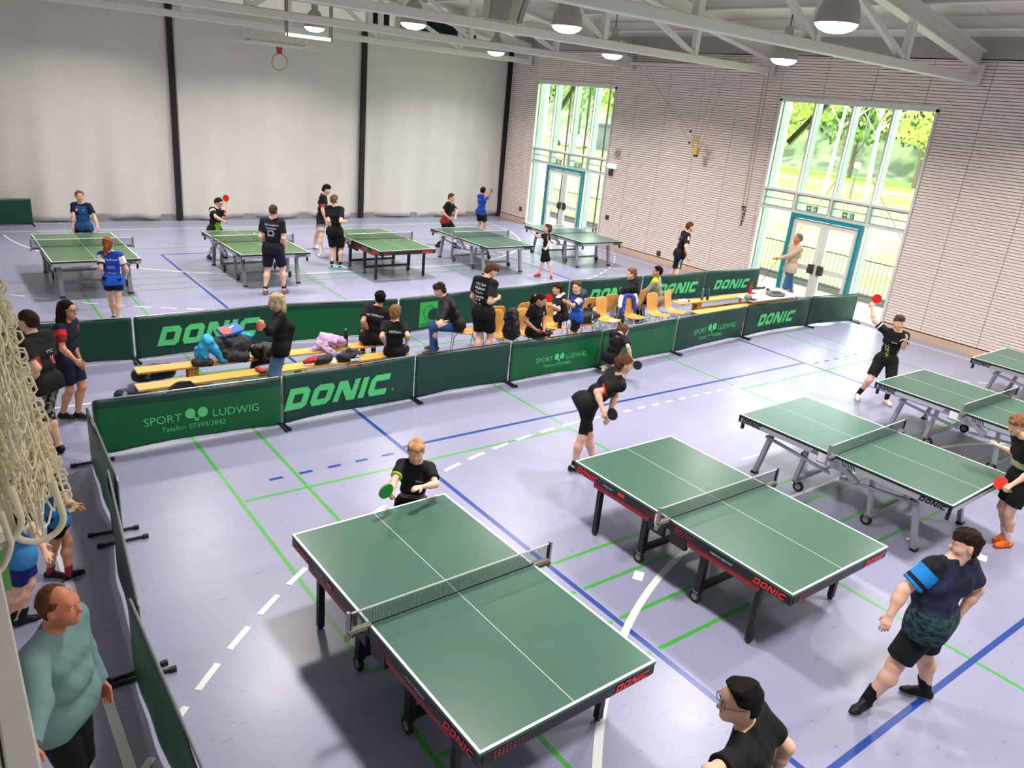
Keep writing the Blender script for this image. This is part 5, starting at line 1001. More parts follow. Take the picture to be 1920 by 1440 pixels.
# ------------------------------------------------------------------ people
UPV=V(0,0,1)
def az_(a): a=math.radians(a); return V(math.cos(a),math.sin(a),0)
SK=dict(fair=mat('skin_fair','e2b49c',rough=.5,vary=.03,vscale=9),tan=mat('skin_tan','c8906f',rough=.5,vary=.03,vscale=9),ruddy=mat('skin_ruddy','c97b5c',rough=.5,vary=.05,vscale=9))
M_eye=mat('eye_white','e9e4de',rough=.3); M_iris=mat('eye_dark','2a1c16',rough=.3); M_lip=mat('lips','b0625a',rough=.5)
def cloth(col,**k):
    k.setdefault('rough',.78); k.setdefault('bump',.15); k.setdefault('bscale',55); k.setdefault('spec',.25); return mat('cloth_'+col+'_'.join('%s%s'%i for i in sorted(k.items())),col,**k)
def person(key,label,skin,hair,shirt,bottom,shoe,res=.012,fat=1.0,glasses=None,text=None,batc='red',grip=None,extra=None):
    J=POSE[key]; s=J['H']/1.75; jt={k:V(J[k]) for k in ('pel','neck','head','SL','SR','EL','WL','ER','WR','HL','HR','KL','KR','AL','AR')}
    F=az_(J['ab']); Fs=az_(J['ash']); pel,nk,hd=jt['pel'],jt['neck'],jt['head']; org=V(pel[0],pel[1],0)
    root=empty('person',tuple(org)); tag(root,label,'person'); SM=SK[skin]
    for k in jt: jt[k]=jt[k]-org
    pel,nk,hd=jt['pel'],jt['neck'],jt['head']
    Rt=np.cross(F,UPV); sp=nrm(nk-pel); Rs=nrm(jt['SR']-jt['SL']); Fc=nrm(np.cross(UPV if abs(sp[2])<.3 else sp,Rs)); Fc=nrm(np.cross(sp,Rs)); 
    if Fc@Fs<0: Fc=-Fc
    # ---- head frame
    hy=math.radians(J['ah']); hp=math.radians(J['hp']); hf=V(math.cos(hy)*math.cos(hp),math.sin(hy)*math.cos(hp),math.sin(hp)); hr=nrm(np.cross(hf,UPV)); hu=np.cross(hr,hf); HR_=np.stack([hr,hf,hu],1); hs=(.72+.28*s)
    HP=lambda x,y,z: hd+HR_@(V(x,y,z)*hs)
    prims=[]
    head=[ell(HP(0,-.008,.028),V(.076,.096,.094)*hs,HR_),ell(HP(0,.022,-.04),V(.06,.068,.075)*hs,HR_),cone(HP(0,.066,-.088),HP(0,.06,-.082),.02*hs,.022*hs),cone(HP(0,.088,.012),HP(0,.108,-.026),.007*hs,.0125*hs),cone(HP(-.03,.074,.035),HP(.03,.074,.035),.018*hs,.018*hs)]
    head[3]['k']=.012; 
    for e in (-1,1):
        ea=ell(HP(e*.079,-.008,-.006),V(.009,.02,.031)*hs,HR_); ea['k']=.01; head.append(ea)
        ck=ell(HP(e*.04,.055,-.03),V(.024,.026,.026)*hs,HR_); head.append(ck)
    for e in (-1,1):
        so=ell(HP(e*.031,.098,.012),V(.017,.013,.011)*hs,HR_,neg=True); so['k']=.008; head.append(so)
    nb=nk+sp*0; neckt=HP(0,-.02,-.06)
    prims+=[cone(nk-sp*.02*s,neckt,.056*s*(.7+.3*fat),.05*hs)]
    # torso core bars
    def bars(inf,lowdrop=0.0):
        L=[]; wf=1+(fat-1)*.8
        L.append(cone(pel-Rt*.055*s*wf,pel+Rt*.055*s*wf,(.098*s*fat)+inf,(.098*s*fat)+inf))
        c=pel+sp*.17*s+Fc*.012*(fat-1)*6*s; L.append(cone(c-Rt*.045*s*wf,c+Rt*.045*s*wf,.09*s*fat+inf,.09*s*fat+inf))
        c=pel+sp*.32*s; L.append(cone(c-Rs*.066*s*wf,c+Rs*.066*s*wf,.096*s*(.5+.5*fat)+inf,.096*s*(.5+.5*fat)+inf))
        c=nk-sp*.075*s; L.append(cone(c-Rs*.1*s*wf,c+Rs*.1*s*wf,.066*s+inf,.066*s+inf))
        return L
    def traps(inf): 
        m=nk+sp*.02*s; return [cone(m,jt[S_]+sp*.012*s,.042*s+inf*.6,.046*s+inf) for S_ in ('SL','SR')]
    prims+=bars(-.012*s)+traps(-.006*s)
    af=.6+.4*fat
    for S_,E_,W_ in (('SL','EL','WL'),('SR','ER','WR')):
        a,e,w=jt[S_],jt[E_],jt[W_]; prims+=[cone(a,e,.049*s*af,.037*s*af),cone(e,e+(w-e)*.35,.037*s*af,.037*s*af),cone(e+(w-e)*.35,w,.037*s*af,.0245*s*af)]
    lf=.6+.4*fat
    for H_,K_,A_,e in (('HL','KL','AL',-1),('HR','KR','AR',1)):
        h,k,a=jt[H_],jt[K_],jt[A_]; d=nrm(a-k); back=-F+d*(F@d); m=k+(a-k)*.32+back*.018*s
        prims+=[cone(h,k,.083*s*lf,.053*s*lf),cone(k,m,.05*s*lf,.056*s*lf),cone(m,a,.054*s*lf,.033*s*lf)]
        prims.append(cone(h-F*.03*s,h-F*.03*s-UPV*.02,.076*s*lf,.074*s*lf))
        prims.append(cone(a,a-UPV*.02*s,.034*s,.03*s))
    k0=.035*s
    # ---- hands
    hands=[]; bat=J.get('bat'); ctr=(pel+nk)/2
    for sd in 'LR':
        W_=jt['W'+sd]; x=nrm(W_-jt['E'+sd]); t=F-(F@x)*x
        if np.linalg.norm(t)<.35: t=UPV-(UPV@x)*x
        t=nrm(t); n=np.cross(x,t); n=n if n@(ctr-W_)>0 else -n; cl=.35
        g=(grip or {}).get(sd)
        if bat and bat[0]==sd:
            a=V(bat[1]); bn=V(bat[2]); t=nrm(a-(a@x)*x) if abs(a@x)<.95 else t; n=nrm(np.cross(x,t)); n=n if n@(ctr-W_)>0 else -n; cl=1.05
        if g is not None: cl=g
        hs2=s*.98; pc=W_+x*.045*hs2
        for i in range(4):
            kn=W_+x*(.088-.004*abs(i-1))*hs2+t*(.03-.02*i)*hs2; hp_=cone(W_+x*.012*hs2+t*(.012-.008*i)*hs2,kn,.014*hs2,.0115*hs2); hp_['k']=.014; hands.append(hp_)
            Lf=(.07,.078,.072,.056)[i]*hs2; c1=cl*.75+.04*i; d1=x*math.cos(c1)+n*math.sin(c1); c2=cl*1.75+.08*i; d2=x*math.cos(c2)+n*math.sin(c2); m=kn+d1*Lf*.52
            for A_,B_,r1,r2 in ((kn,m,.0098,.0088),(m,m+d2*Lf*.48,.0088,.007)): q=cone(A_,B_,r1*hs2,r2*hs2); q['k']=.004; hands.append(q)
        th0=W_+x*.022*hs2+t*.022*hs2; d=nrm(x*.75+t*.75+n*.35); th1=th0+d*.042*hs2; th2=th1+nrm(x*.85+t*.15+n*(.2+.5*min(cl,1)))*.032*hs2
        for A_,B_,r1,r2 in ((th0,th1,.0135,.0105),(th1,th2,.0105,.008)): q=cone(A_,B_,r1*hs2,r2*hs2); q['k']=.006; hands.append(q)
        if bat and bat[0]==sd:
            hc=W_+x*.075*hs2+n*.022*hs2; bt=empty('table_tennis_bat',tuple(org+hc)); BN=nrm(bn-(bn@a)*a); BX=np.cross(a,BN); M3=Matrix((BX,a,BN)).transposed(); bt.rotation_euler=M3.to_euler()
            tag(bt,batlabels[key],'bat',group='table tennis bats')
            mb=MB(); mb.box((0,-.012,0),(.03,.1,.022)); mb.build('handle',mat('bat_handle','6b5442',rough=.5),bt,bevel=.006)
            pts=[(.075*math.sin(q*PI/14),.118+.08*-math.cos(q*PI/14)) for q in range(28)]
            for zz,nm,mm in ((0,'blade',M_pined),(.005,'rubber',cloth({'red':'d8231f','green':'1f9a3a','black':'1c1e26','pink':'d8405a'}[batc],rough=.5,bump=0)),(-.005,'rubber',cloth('1b1b1e',rough=.5,bump=0))):
                th=.003; mb=MB(); n_=28; k_=1 if nm=='blade' else .985
                if nm=='rubber' and batc=='black': mm=cloth('1c1e26',rough=.5,bump=0)
                mb.add([(x_*k_,.118+(y_-.118)*k_,zz-th) for x_,y_ in pts]+[(x_*k_,.118+(y_-.118)*k_,zz+th) for x_,y_ in pts],[tuple(range(n_))[::-1],tuple(range(n_,2*n_))]+[(q,(q+1)%n_,n_+(q+1)%n_,n_+q) for q in range(n_)]); mb.build(nm,mm,bt)
    # ---- body as one surface
    body=prims+head
    sdf_object('body',body+hands,k0,res,SM,root)
    # ---- face
    mb=MB()
    for e in (-1,1):
        c=HP(e*.031,.0815,.012); mb.ball(c,.0115*hs,0,n=10); c2=HP(e*.031+.0,.0895,.012); mb.ball(c2,.0055*hs,1,n=8)
    mb.build('eyes',[M_eye,M_iris],root,smooth=True)
    hc_=hair[0]; HM=mat('hair_'+hc_,hc_,rough=.75,bump=.6,bscale=70,vary=.3,vscale=30,stretch=(1,1,.3),spec=.12)
    mb=MB()
    for e in (-1,1): mb.tube([HP(e*.015,.092,.031),HP(e*.031,.0915,.036),HP(e*.048,.082,.031)],.0035*hs,n=5)
    mb.build('eyebrows',HM,root)
    mb=MB(); mb.tube([HP(-.022,.083,-.056),HP(-.008,.09,-.053),HP(.008,.09,-.053),HP(.022,.083,-.056)],[.003*hs,.006*hs,.006*hs,.003*hs],n=6); mb.build('mouth',M_lip,root,smooth=True)
    if glasses:
        mb=MB()
        for e in (-1,1):
            mb.tube([HP(e*.033+.024*math.cos(q*PI/7),.102,.01+.019*math.sin(q*PI/7)) for q in range(14)],.0022*hs,closed=True,n=5); mb.tube([HP(e*.057,.101,.015),HP(e*.078,.05,.014),HP(e*.082,-.01,.012)],.002*hs,n=5)
        mb.tube([HP(-.01,.103,.014),HP(.01,.103,.014)],.002*hs,n=5); mb.build('glasses',mat('glasses_'+glasses,glasses,rough=.3),root)
    # ---- hair
    st=hair[1]; inf=.011 if st!='buzz' else .004
    if st in ('curly',): inf=.02
    fr={'short':.02,'buzz':.018,'fringe':.036,'curly':.024,'long':.016,'pony':.014,'bald':.0,'quiff':.02,'bob':.028}[st]
    hpr=[ell(HP(0,-.01,.03),(V(.078,.099,.096)+inf)*hs,HR_)]
    if st in('quiff',): hpr.append(ell(HP(0,.045,.098),V(.06,.05,.032)*hs,HR_))
    if st in ('fringe',): hpr.append(ell(HP(0,.045,.07),V(.066,.052,.04)*hs,HR_))
    if st!='bald': hpr.append(ell(HP(0,-.05,-.03),(V(.06,.052,.062)+inf*.5)*hs,HR_))
    if st=='curly': hpr.append(ell(HP(0,.02,.085),V(.075,.08,.045)*hs,HR_))
    zmin={'long':-.2,'bob':-.11,'pony':-.09}.get(st,-.082)
    def hpost(P,d):
        q=(P-hd)@HR_/hs; y,z=q[:,1],q[:,2]; x=np.abs(q[:,0])
        front=(y*.86-z*.5)-fr
        if st=='fringe': front=np.maximum((y*.86-z*.5)-.05,-(z-.03)*.9+(y<.0)*(-.2)); front=np.where(z>.048,y-.2,(y*.86-z*.5)-.012)
        ear=np.where((z<.03)&(x>.055),(y+.028-.25*(z+.0)),-1)
        low=(zmin-z)
        if st in('short','buzz','quiff','bald'): low=np.maximum(low,(-.05-z)+0*y)
        dd=np.maximum(np.maximum(d,front*hs),np.maximum(ear*hs,low*hs))
        if st=='bald': dd=np.maximum(dd,np.minimum(z-.068,y+.005)*hs)
        return dd
    wn=wrinkle(sum(map(ord,key)),.008 if st not in('curly','fringe','bob') else .013,75)
    sdf_object('hair',hpr,.03,min(res,.009),HM,root,noise=wn,post=hpost)
    lp=[]
    if st=='long':
        for e in (-1,0,1):
            lp+=[cone(HP(e*.05,-.045,.03),HP(e*.065,-.06,-.1),.055*hs,.05*hs),cone(HP(e*.065,-.06,-.1),HP(e*.075,-.075,-.3),.048*hs,.03*hs)]
        for e in (-1,1): lp.append(cone(HP(e*.075,.0,.02),HP(e*.085,.0,-.25),.022*hs,.02*hs))
    if st=='bob':
        for e in (-1,1): lp+=[cone(HP(e*.07,-.01,.03),HP(e*.088,-.0,-.1),.035*hs,.032*hs),cone(HP(e*.04,-.07,.03),HP(e*.05,-.08,-.12),.05*hs,.045*hs)]
    if st=='pony':
        lp+=[cone(HP(0,-.1,.02),HP(-.02,-.14,-.02),.024*hs,.034*hs),cone(HP(-.02,-.14,-.02),HP(-.05,-.13,-.14),.034*hs,.032*hs),cone(HP(-.05,-.13,-.14),HP(-.075,-.1,-.24),.032*hs,.012*hs)]
    if lp: sdf_object('hair_lengths',lp,.03,min(res,.01),HM,root,noise=wrinkle(5,.012,60))
    if st=='pony': mb=MB(); mb.tube([HP(0,-.103,.022),HP(-.004,-.112,.016)],.03*hs,n=12); mb.build('hair_tie',M_whl if hair[0]=='2a1d18' else HM,root)
    # ---- shirt
    scol=shirt['c']; mats_=[cloth(scol,**shirt.get('k',{}))]; rules=shirt.get('r',[])
    for r in rules: mats_.append(cloth(r[1],**(r[2] if len(r)>2 else {})))
    lng=shirt.get('long',False); loose=.016*s*shirt.get('loose',1)
    sh=bars(loose)+traps(loose*.7); bot=pel-UPV*.02*s-sp*.03*s
    hem=pel-sp*shirt.get('hem',.05 if pel[2]<.62 else .085)*s
    hl=.088*s*(1+(fat-1)*.8); hr2=(.102*s)*(.4+.6*fat)+loose*1.15; sh.append(cone(hem-Rt*hl,hem+Rt*hl,hr2,hr2)); hm2=(hem+pel)/2+sp*.02*s; sh.append(cone(hm2-Rt*hl*.9,hm2+Rt*hl*.9,hr2*.97,hr2*.97))
    for S_,E_,W_ in (('SL','EL','WL'),('SR','ER','WR')):
        a,e,w=jt[S_],jt[E_],jt[W_]; d=nrm(e-a)
        if lng:
            sh+=[cone(a,e,.058*s*af+loose*.5,.046*s*af+loose*.5),cone(e,w,.047*s*af+loose*.4,.03*s*af+loose*.5,cut=[(w-nrm(w-e)*.005,nrm(w-e))])]
        else:
            fr_=.68; c=a+(e-a)*fr_; sh.append(cone(a,a+(e-a)*.78,.058*s*af+loose*.6,.054*s*af+loose,cut=[(c,d)]))
    ncut=nk+sp*.028*s; nn=nrm(sp*.9+Fc*.42)
    hemc=hem-sp*.05*s
    W2=wrinkle(sum(map(ord,key))+3,.0065*s,22)
    def spost(P,d):
        lat=(P-nk); rad=np.linalg.norm(lat-(lat@sp)[:,None]*sp,axis=1)
        if not shirt.get('hood'): d=np.maximum(d,np.where(rad<.085*s,(P-ncut)@nn,-1))
        low=np.where(((P-hem)@sp<.1)&(np.linalg.norm(P-hem,axis=1)<.3*s*fat),(hemc-P)@sp,-1)
        return np.maximum(d,low)
    if shirt.get('hood'): sh.append(cone(nk-Fc*.06*s-Rs*.05*s,nk-Fc*.06*s+Rs*.05*s,.05*s,.05*s))
    def arm_info(P):
        out=np.zeros(len(P)); side=np.zeros(len(P))
        for sg,S_,E_,W_ in ((-1,'SL','EL','WL'),(1,'SR','ER','WR')):
            a,e=jt[S_],jt[E_]; ab=e-a; t=((P-a)@ab)/(ab@ab); d=np.linalg.norm(P-a-np.clip(t,0,1)[:,None]*ab,axis=1); m=(d<.08*s*min(af,1.2))&(t>.1)&(t<1.1)
            if lng:
                w=jt[W_]; bb=w-e; t2=((P-e)@bb)/(bb@bb); d2=np.linalg.norm(P-e-np.clip(t2,0,1)[:,None]*bb,axis=1); m2=(d2<.07*s)&(t2>0); t=np.where(m2,1+t2,t); m=m|m2
            out=np.where(m,np.maximum(t,.01),out); side=np.where(m,sg,side)
        return out,side
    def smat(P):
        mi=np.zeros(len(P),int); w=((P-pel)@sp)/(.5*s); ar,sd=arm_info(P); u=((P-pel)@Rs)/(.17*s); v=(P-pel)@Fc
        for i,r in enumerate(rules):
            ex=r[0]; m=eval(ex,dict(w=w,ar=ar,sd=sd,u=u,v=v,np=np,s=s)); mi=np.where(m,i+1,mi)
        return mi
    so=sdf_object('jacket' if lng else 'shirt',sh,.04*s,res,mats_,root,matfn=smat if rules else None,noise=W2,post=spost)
    # printing on the shirt, laid onto its surface
    def sdf_at(P):
        d=np.full(len(P),.3)
        for p in sh: d=smin(d,pd(p,P),.04*s)
        return spost(P,d+W2(P))
    for tx in (text or []):
        txt,side,cx,cz,h,col=tx[:6]; dirn=-Fc if side=='back' else Fc; rgt=Rs if side=='back' else -Rs
        if side=='left': dirn=-Rs; rgt=-Fc
        if side=='right': dirn=Rs; rgt=Fc
        if txt=='[]': tp=([(0,0),(1,0),(1,1),(0,1),(.18,.18),(.82,.18),(.82,.82),(.18,.82)],[(0,1,5,4),(1,2,6,5),(2,3,7,6),(3,0,4,7)],1,1)
        elif txt=='#': tp=([(0,0),(1,0),(1,1),(0,1)],[(0,1,2,3)],1,1)
        elif txt=='V': tp=([(0,1),(.5,0),(1,1),(.7,1),(.5,.55),(.3,1)],[(0,1,4,5),(1,2,3,4)],1,1)
        else: tp=text_polys(txt)
        rot=tx[6] if len(tx)>6 else 0
        v2=np.array(tp[0],float)-V(tp[2]/2,0); v2*=h; 
        if rot: c_,s_=math.cos(rot),math.sin(rot); v2=np.stack([v2[:,0]*c_-v2[:,1]*s_,v2[:,0]*s_+v2[:,1]*c_],1)
        o0=pel+sp*cz*.5*s+rgt*cx*s; P=o0+v2[:,:1]*rgt+v2[:,1:]*sp+dirn*.32*s; d=np.zeros(len(P))
        for _ in range(40):
            dd=sdf_at(P)-.004; P=P-dirn*np.clip(dd,-.02,.05)[:,None]*.9
        ok=(np.abs(sdf_at(P)-.004)<.012)&(np.linalg.norm(P-(o0+dirn*.1*s),axis=1)<.4)
        mb=MB(); mb.v=[tuple(p) for p in P]; mb.f=[tuple(f) for f in tp[1] if all(ok[i] for i in f)]
        if not mb.f: continue
        mb.f=mb.f; mb.m=[0]*len(mb.f); mb.build('print',mat('print_'+col,col,rough=.6),so)
    # ---- trousers / shorts
    kind,bc=bottom[0],bottom[1]; bk=bottom[2] if len(bottom)>2 else {}; li=.016*s; br=bk.get('r',[])
    pm=[cloth(bc,**bk.get('k',{}))]+[cloth(r[1]) for r in br]
    pr=bars(li*.6)[:2]; wcut=pel+sp*.1*s
    for H_,K_,A_ in (('HL','KL','AL'),('HR','KR','AR')):
        h,k,a=jt[H_],jt[K_],jt[A_]; d=nrm(k-h); pr.append(cone(h-F*.03*s,h-F*.03*s-UPV*.02,.076*s*lf+li*(0.2 if kind=='tights' else 1),.074*s*lf+li*(0.2 if kind=='tights' else 1)))
        if kind=='shorts':
            fq=bk.get('len',.78); pr.append(cone(h,h+(k-h)*min(1,fq+.08),.09*s*lf+li,.072*s*lf+li*1.3,cut=[(h+(k-h)*fq,d)]))
        elif kind=='tights': pr.append(cone(h,k,.086*s*lf,.057*s*lf,cut=[(h+(k-h)*.92,d)]))
        else:
            d2=nrm(a-k); pr+=[cone(h,k,.088*s*lf+li*.5,.06*s*lf+li*.5),cone(k,a,.06*s*lf+li*.4,.045*s+li*.5,cut=[(a+d2*.01,d2)])]
            if kind=='capri': pr[-1]=cone(k,k+(a-k)*.5,.062*s*lf+li,.06*s+li,cut=[(k+(a-k)*.3,d2)])
    def ppost(P,d): 
        return np.maximum(d,np.where(np.linalg.norm(P-wcut,axis=1)<.35*s*fat,(P-wcut)@sp,-1))
    def pmat(P):
        mi=np.zeros(len(P),int); z=P[:,2]/s; u=((P-pel)@Rt)/s; v=(P-pel)@F/s
        tt=np.zeros(len(P)); off=np.full(len(P),9.)
        for e,H_,K_ in ((-1,'HL','KL'),(1,'HR','KR')):
            h,k=jt[H_],jt[K_]; ab=k-h; t=((P-h)@ab)/(ab@ab); q=P-h-t[:,None]*ab; d=np.linalg.norm(q,axis=1); o=(q@Rt)*e; g=d<.14*s; better=d<off; tt=np.where(better,t,tt); off=np.where(better,d,off)
            if e==-1: oL=(t,q@Rt*-1,q@F,d)
            else: oR=(t,q@Rt,q@F,d)
        for i,r in enumerate(br): mi=np.where(eval(r[0],dict(z=z,u=u,v=v,t=tt,L=oL,R=oR,np=np,s=s)),i+1,mi)
        return mi
    sdf_object({'shorts':'shorts','tights':'shorts','capri':'trousers'}.get(kind,'trousers'),pr,.03*s,res,pm,root,matfn=pmat if br else None,noise=wrinkle(9,.005*s,25),post=ppost)
    # ---- socks and shoes
    sc,sk,sole=shoe[0],shoe[1],shoe[2]; shh=shoe[3] if len(shoe)>3 else .16
    for A_,K_,e in (('AL','KL',-1),('AR','KR',1)):
        a,k=jt[A_],jt[K_]; up=nrm(k-a); fd=nrm(az_(J['ab']+e*-9+ (J.get('fo',0)))); lift=a[2]-.085*s
        if (extra or {}).get('toe'+A_[1]) is not None: fd=nrm(az_((extra)['toe'+A_[1]]))
        dn=V(0,0,-1)
        if lift>.05: dn=nrm(-up+fd*.0); fd=nrm(fd-(fd@dn)*dn)
        if kind!='jeans' and sk: sdf_object('sock',[cone(a-up*.02,a+up*shh*s,.039*s*lf,.047*s*lf,cut=[(a+up*shh*.9*s,up)]),cone(a,a+dn*.03*s,.038*s,.034*s)],.01,min(res,.009),cloth(sk),root)
        z0=a+dn*.085*s; heel=z0-dn*.038*s-fd*.035*s; ball=z0-dn*.034*s+fd*.115*s; toe=z0-dn*.028*s+fd*.16*s; side=np.cross(fd,dn)
        pp=[cone(heel,ball,.037*s,.034*s),cone(ball-side*.012*s,toe-side*.004*s,.034*s,.027*s),cone(ball+side*.012*s,toe+side*.004*s,.034*s,.027*s),cone(heel-dn*.02*s,a-dn*.0*s,.036*s,.04*s,cut=[(a-dn*.005*s,-dn)]),cone(a+fd*.03*s,ball-dn*.015*s,.034*s,.024*s)]
        sdf_object('shoe',pp,.02,min(res,.009),[cloth(sc,rough=.5),cloth(sole,rough=.5,bump=0)],root,matfn=lambda P,z0=z0,dn=dn:((z0-P)@dn<.024*s).astype(int),post=lambda P,d,z0=z0,dn=dn:np.maximum(d,(P-z0)@dn))
    return root
batlabels={'P3':'red bat held up beside the face of the boy behind the left middle table','P8':'brownish bat raised by the small boy in blue near the curtain','P15':'red bat held upright by the seated boy in the chair rows','P16':'pinkish red bat lying in the hands of the seated girl in black','P22':'black bat in the right hand of the squatting girl','P23':'black bat held low by the bending player at the second table','P24':'green bat of the blond boy behind the nearest table','P25':'red bat raised high by the player at the right in front of the glass door','P26':'red bat of the boy with orange shoes at the right picture edge'}
BK='151517'; NV='161a33'
N_,M_,F_=.007,.0095,.0125
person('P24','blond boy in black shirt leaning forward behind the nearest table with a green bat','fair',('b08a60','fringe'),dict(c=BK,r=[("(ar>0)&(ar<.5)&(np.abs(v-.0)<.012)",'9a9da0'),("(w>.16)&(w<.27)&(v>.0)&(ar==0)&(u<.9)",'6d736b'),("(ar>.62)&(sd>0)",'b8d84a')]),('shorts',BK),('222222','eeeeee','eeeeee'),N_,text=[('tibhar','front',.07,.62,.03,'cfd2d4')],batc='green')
person('P23','brown-haired boy in black and dark red shirt, bending forward behind the second table','fair',('5a3b28','fringe'),dict(c='141318',r=[("(w>.76)&(w<1.0)&(v>-.03)&(np.abs(u)>.35)&(np.abs(u)<1.0)&(ar<.1)",'7c1a20'),("(ar>.63)",'c22a2e'),("(w<.12)&(v>.05)&(np.abs(u)<.6)",'8c1f22')]),('tights',BK),('1b1b1d','17171a','c9c9c9',.13),N_,text=[],batc='black',extra=dict(toeR=-45))
person('P27','heavy-set boy in dark mottled shirt with one bright blue sleeve, right front','fair',('2a1d18','fringe'),dict(c='17161f',k=dict(col2='2a3450',vary=.35,vscale=6),r=[("(w<.2)",'101418',dict(col2='2f5258',vary=.45,vscale=18,stretch=(1,1,2.5))),("(ar>.1)&(sd<0)",'1f86d8'),("(ar>.48)&(ar<.6)&(sd<0)",'141824')],loose=1.4),('shorts',BK,dict(len=.86)),('19191b','131315','d8d8d4'),N_,fat=1.5,extra=dict(toeL=175,toeR=125))
person('P28','young man with black hair and glasses in black shirt, cut by the bottom edge','fair',('131110','quiff'),dict(c='111114'),('shorts',BK),('222222','eeeeee','eeeeee'),N_,glasses='3c2a26',text=[('TSV laupheim','back',.03,.42,.05,'eceff0',.12),('V o l P','back',.06,.26,.05,'eceff0',.15)])
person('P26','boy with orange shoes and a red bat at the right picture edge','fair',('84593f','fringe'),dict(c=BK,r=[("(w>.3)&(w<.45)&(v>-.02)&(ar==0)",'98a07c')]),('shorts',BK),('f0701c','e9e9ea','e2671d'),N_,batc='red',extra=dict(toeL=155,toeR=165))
person('P29','man with thinning brown hair in a teal pullover at the lower left','ruddy',('5b3c28','bald'),dict(c='6f8f8f',long=True,loose=1.5),('pants','15151a'),('222222','222222','333333'),N_,fat=1.3)
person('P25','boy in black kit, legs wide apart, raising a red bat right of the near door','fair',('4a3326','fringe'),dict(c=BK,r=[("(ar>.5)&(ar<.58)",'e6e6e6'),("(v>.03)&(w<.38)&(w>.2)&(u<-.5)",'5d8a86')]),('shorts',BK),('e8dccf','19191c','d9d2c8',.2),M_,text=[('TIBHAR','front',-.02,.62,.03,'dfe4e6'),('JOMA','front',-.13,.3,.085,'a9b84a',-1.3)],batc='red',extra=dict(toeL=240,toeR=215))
person('P22','girl with long brown hair squatting before the bright green barrier, black bat in hand','fair',('5e4230','long'),dict(c='1a171d'),('shorts',BK),('77706e','eae8e6','e6e2de',.28),M_,text=[('A T','back',.0,.88,.04,'cfcfd2')],batc='black',extra=dict(toeL=0,toeR=0))
person('P21','blonde woman in black pullover and blue jeans holding an orange mug between the benches','fair',('b7a07c','bob'),dict(c='101012',long=True,loose=1.4),('jeans','5f83ab',dict(k=dict(vary=.15,vscale=6))),('222222','222222','333333'),M_,grip=dict(L=1.1))
person('P20','light brown-haired boy in black TV OSTRACH shirt sitting on the left front bench','fair',('7d5f42','curly'),dict(c='17161a',r=[("(ar>.3)&(v>0)",'b02a34')]),('shorts',BK),('222222','222222','eeeeee'),M_,text=[('TV OSTRACH','back',0,.68,.05,'eceff0')])
person('P19','black-haired boy in black TV OSTRACH shirt sitting on the left back bench','tan',('151312','short'),dict(c='1b191d'),('shorts',BK),('222222','222222','eeeeee'),M_,text=[('TV OSTRACH','back',0,.76,.045,'eceff0')])
person('P18','man in dark jacket and blue jeans bending forward on a plywood chair','fair',('33241c','fringe'),dict(c='221d1f',long=True,loose=1.2),('jeans','2f4f7c',dict(k=dict(vary=.15,vscale=6))),('5a3526','5a3526','e6e2de'),M_)
person('P17','boy in black shirt with white back print standing among the chairs, looking down','fair',('5a3a26','fringe'),dict(c='141416',r=[("(ar>.05)",'2c2a2e')]),('shorts',BK),('222222','222222','eeeeee'),M_,text=[('TTC Bad','back',-.03,.82,.055,'eceff0'),('Waldsee','back',-.03,.7,.06,'eceff0'),('Tisch-','back',-.03,.56,.07,'eceff0'),('tennis','back',-.03,.42,.07,'eceff0'),('[]','back',-.05,.2,.1,'c9ccce')],grip=dict(R=.9))
person('P16','girl with dark ponytail in black kit sitting on a plywood chair with a pinkish bat','tan',('2a1d18','pony'),dict(c='141416'),('shorts',BK),('222222','222222','eeeeee'),M_,text=[('#','front',.085,.66,.035,'9a9da0'),('V','front',.085,.58,.04,'9a9da0'),('JAKO','front',-.05,.66,.02,'9a9da0')],batc='pink')
person('P15','boy with dark hair sitting in the back chair row, face turned left, red bat raised','fair',('33221b','fringe'),dict(c='1a1a1d',r=[("w>1.0",'e2e0dd')]),('shorts',BK),('222222','222222','eeeeee'),M_,batc='red')
person('P14','boy in blue shirt with white sleeves standing before the right chairs, looking at the camera','fair',('5e3c2c','short'),dict(c='2350b8',r=[("(ar>.04)&(ar<.63)",'e6e4e8'),("(ar>=.63)",'1a2244'),("w>.93",'1a2244'),("(v<-.02)&(w>.5)&(ar==0)&(np.abs(u)<.7)",'1f45a0')]),('shorts','17171b'),('222222','222222','eeeeee'),M_,text=[('SV','back',.0,.62,.06,'c7d3ee'),('TISCH','back',.0,.4,.04,'c7d3ee'),('#','left',.0,.3,.03,'c7d3ee')])
person('P13','black-haired boy in light grey jacket with lime collar in the back chair row','tan',('171312','short'),dict(c='98988f',long=True,loose=1.5,r=[("w>.93",'b2c233'),("(ar>1.55)",'22211f')]),('pants','19191b'),('222222','222222','eeeeee'),M_)
person('P12','boy with light brown curls in a black hooded top in the back chair row','fair',('7d5a3c','curly'),dict(c='121113',long=True,loose=1.6,hood=True),('pants','7c7f86'),('222222','222222','eeeeee'),M_)
person('P30','girl with very long dark hair and glasses in navy shirt with red sleeves, at left','tan',('231713','long'),dict(c=NV,r=[("(ar>0)&(ar<.36)",'cf2430'),("(ar>=.36)&(ar<.9)",'7c1a24'),("(w>.55)&(v>.03)&(np.abs(u)<.4)",'1a1a22')]),('shorts',NV,dict(r=[("(t>.1)&((oR[1]>.05) if False else (np.abs(R[2]+.02)<.014))&(R[1]>.03)&(R[3]<.14)",'b9bcc4')])),('1d1d1f','131315','d9d3c0',.03),M_,glasses='2a2422',text=[('A L','back',.02,.7,.04,'cfcfd2')],extra=dict(toeL=-35,toeR=-35))
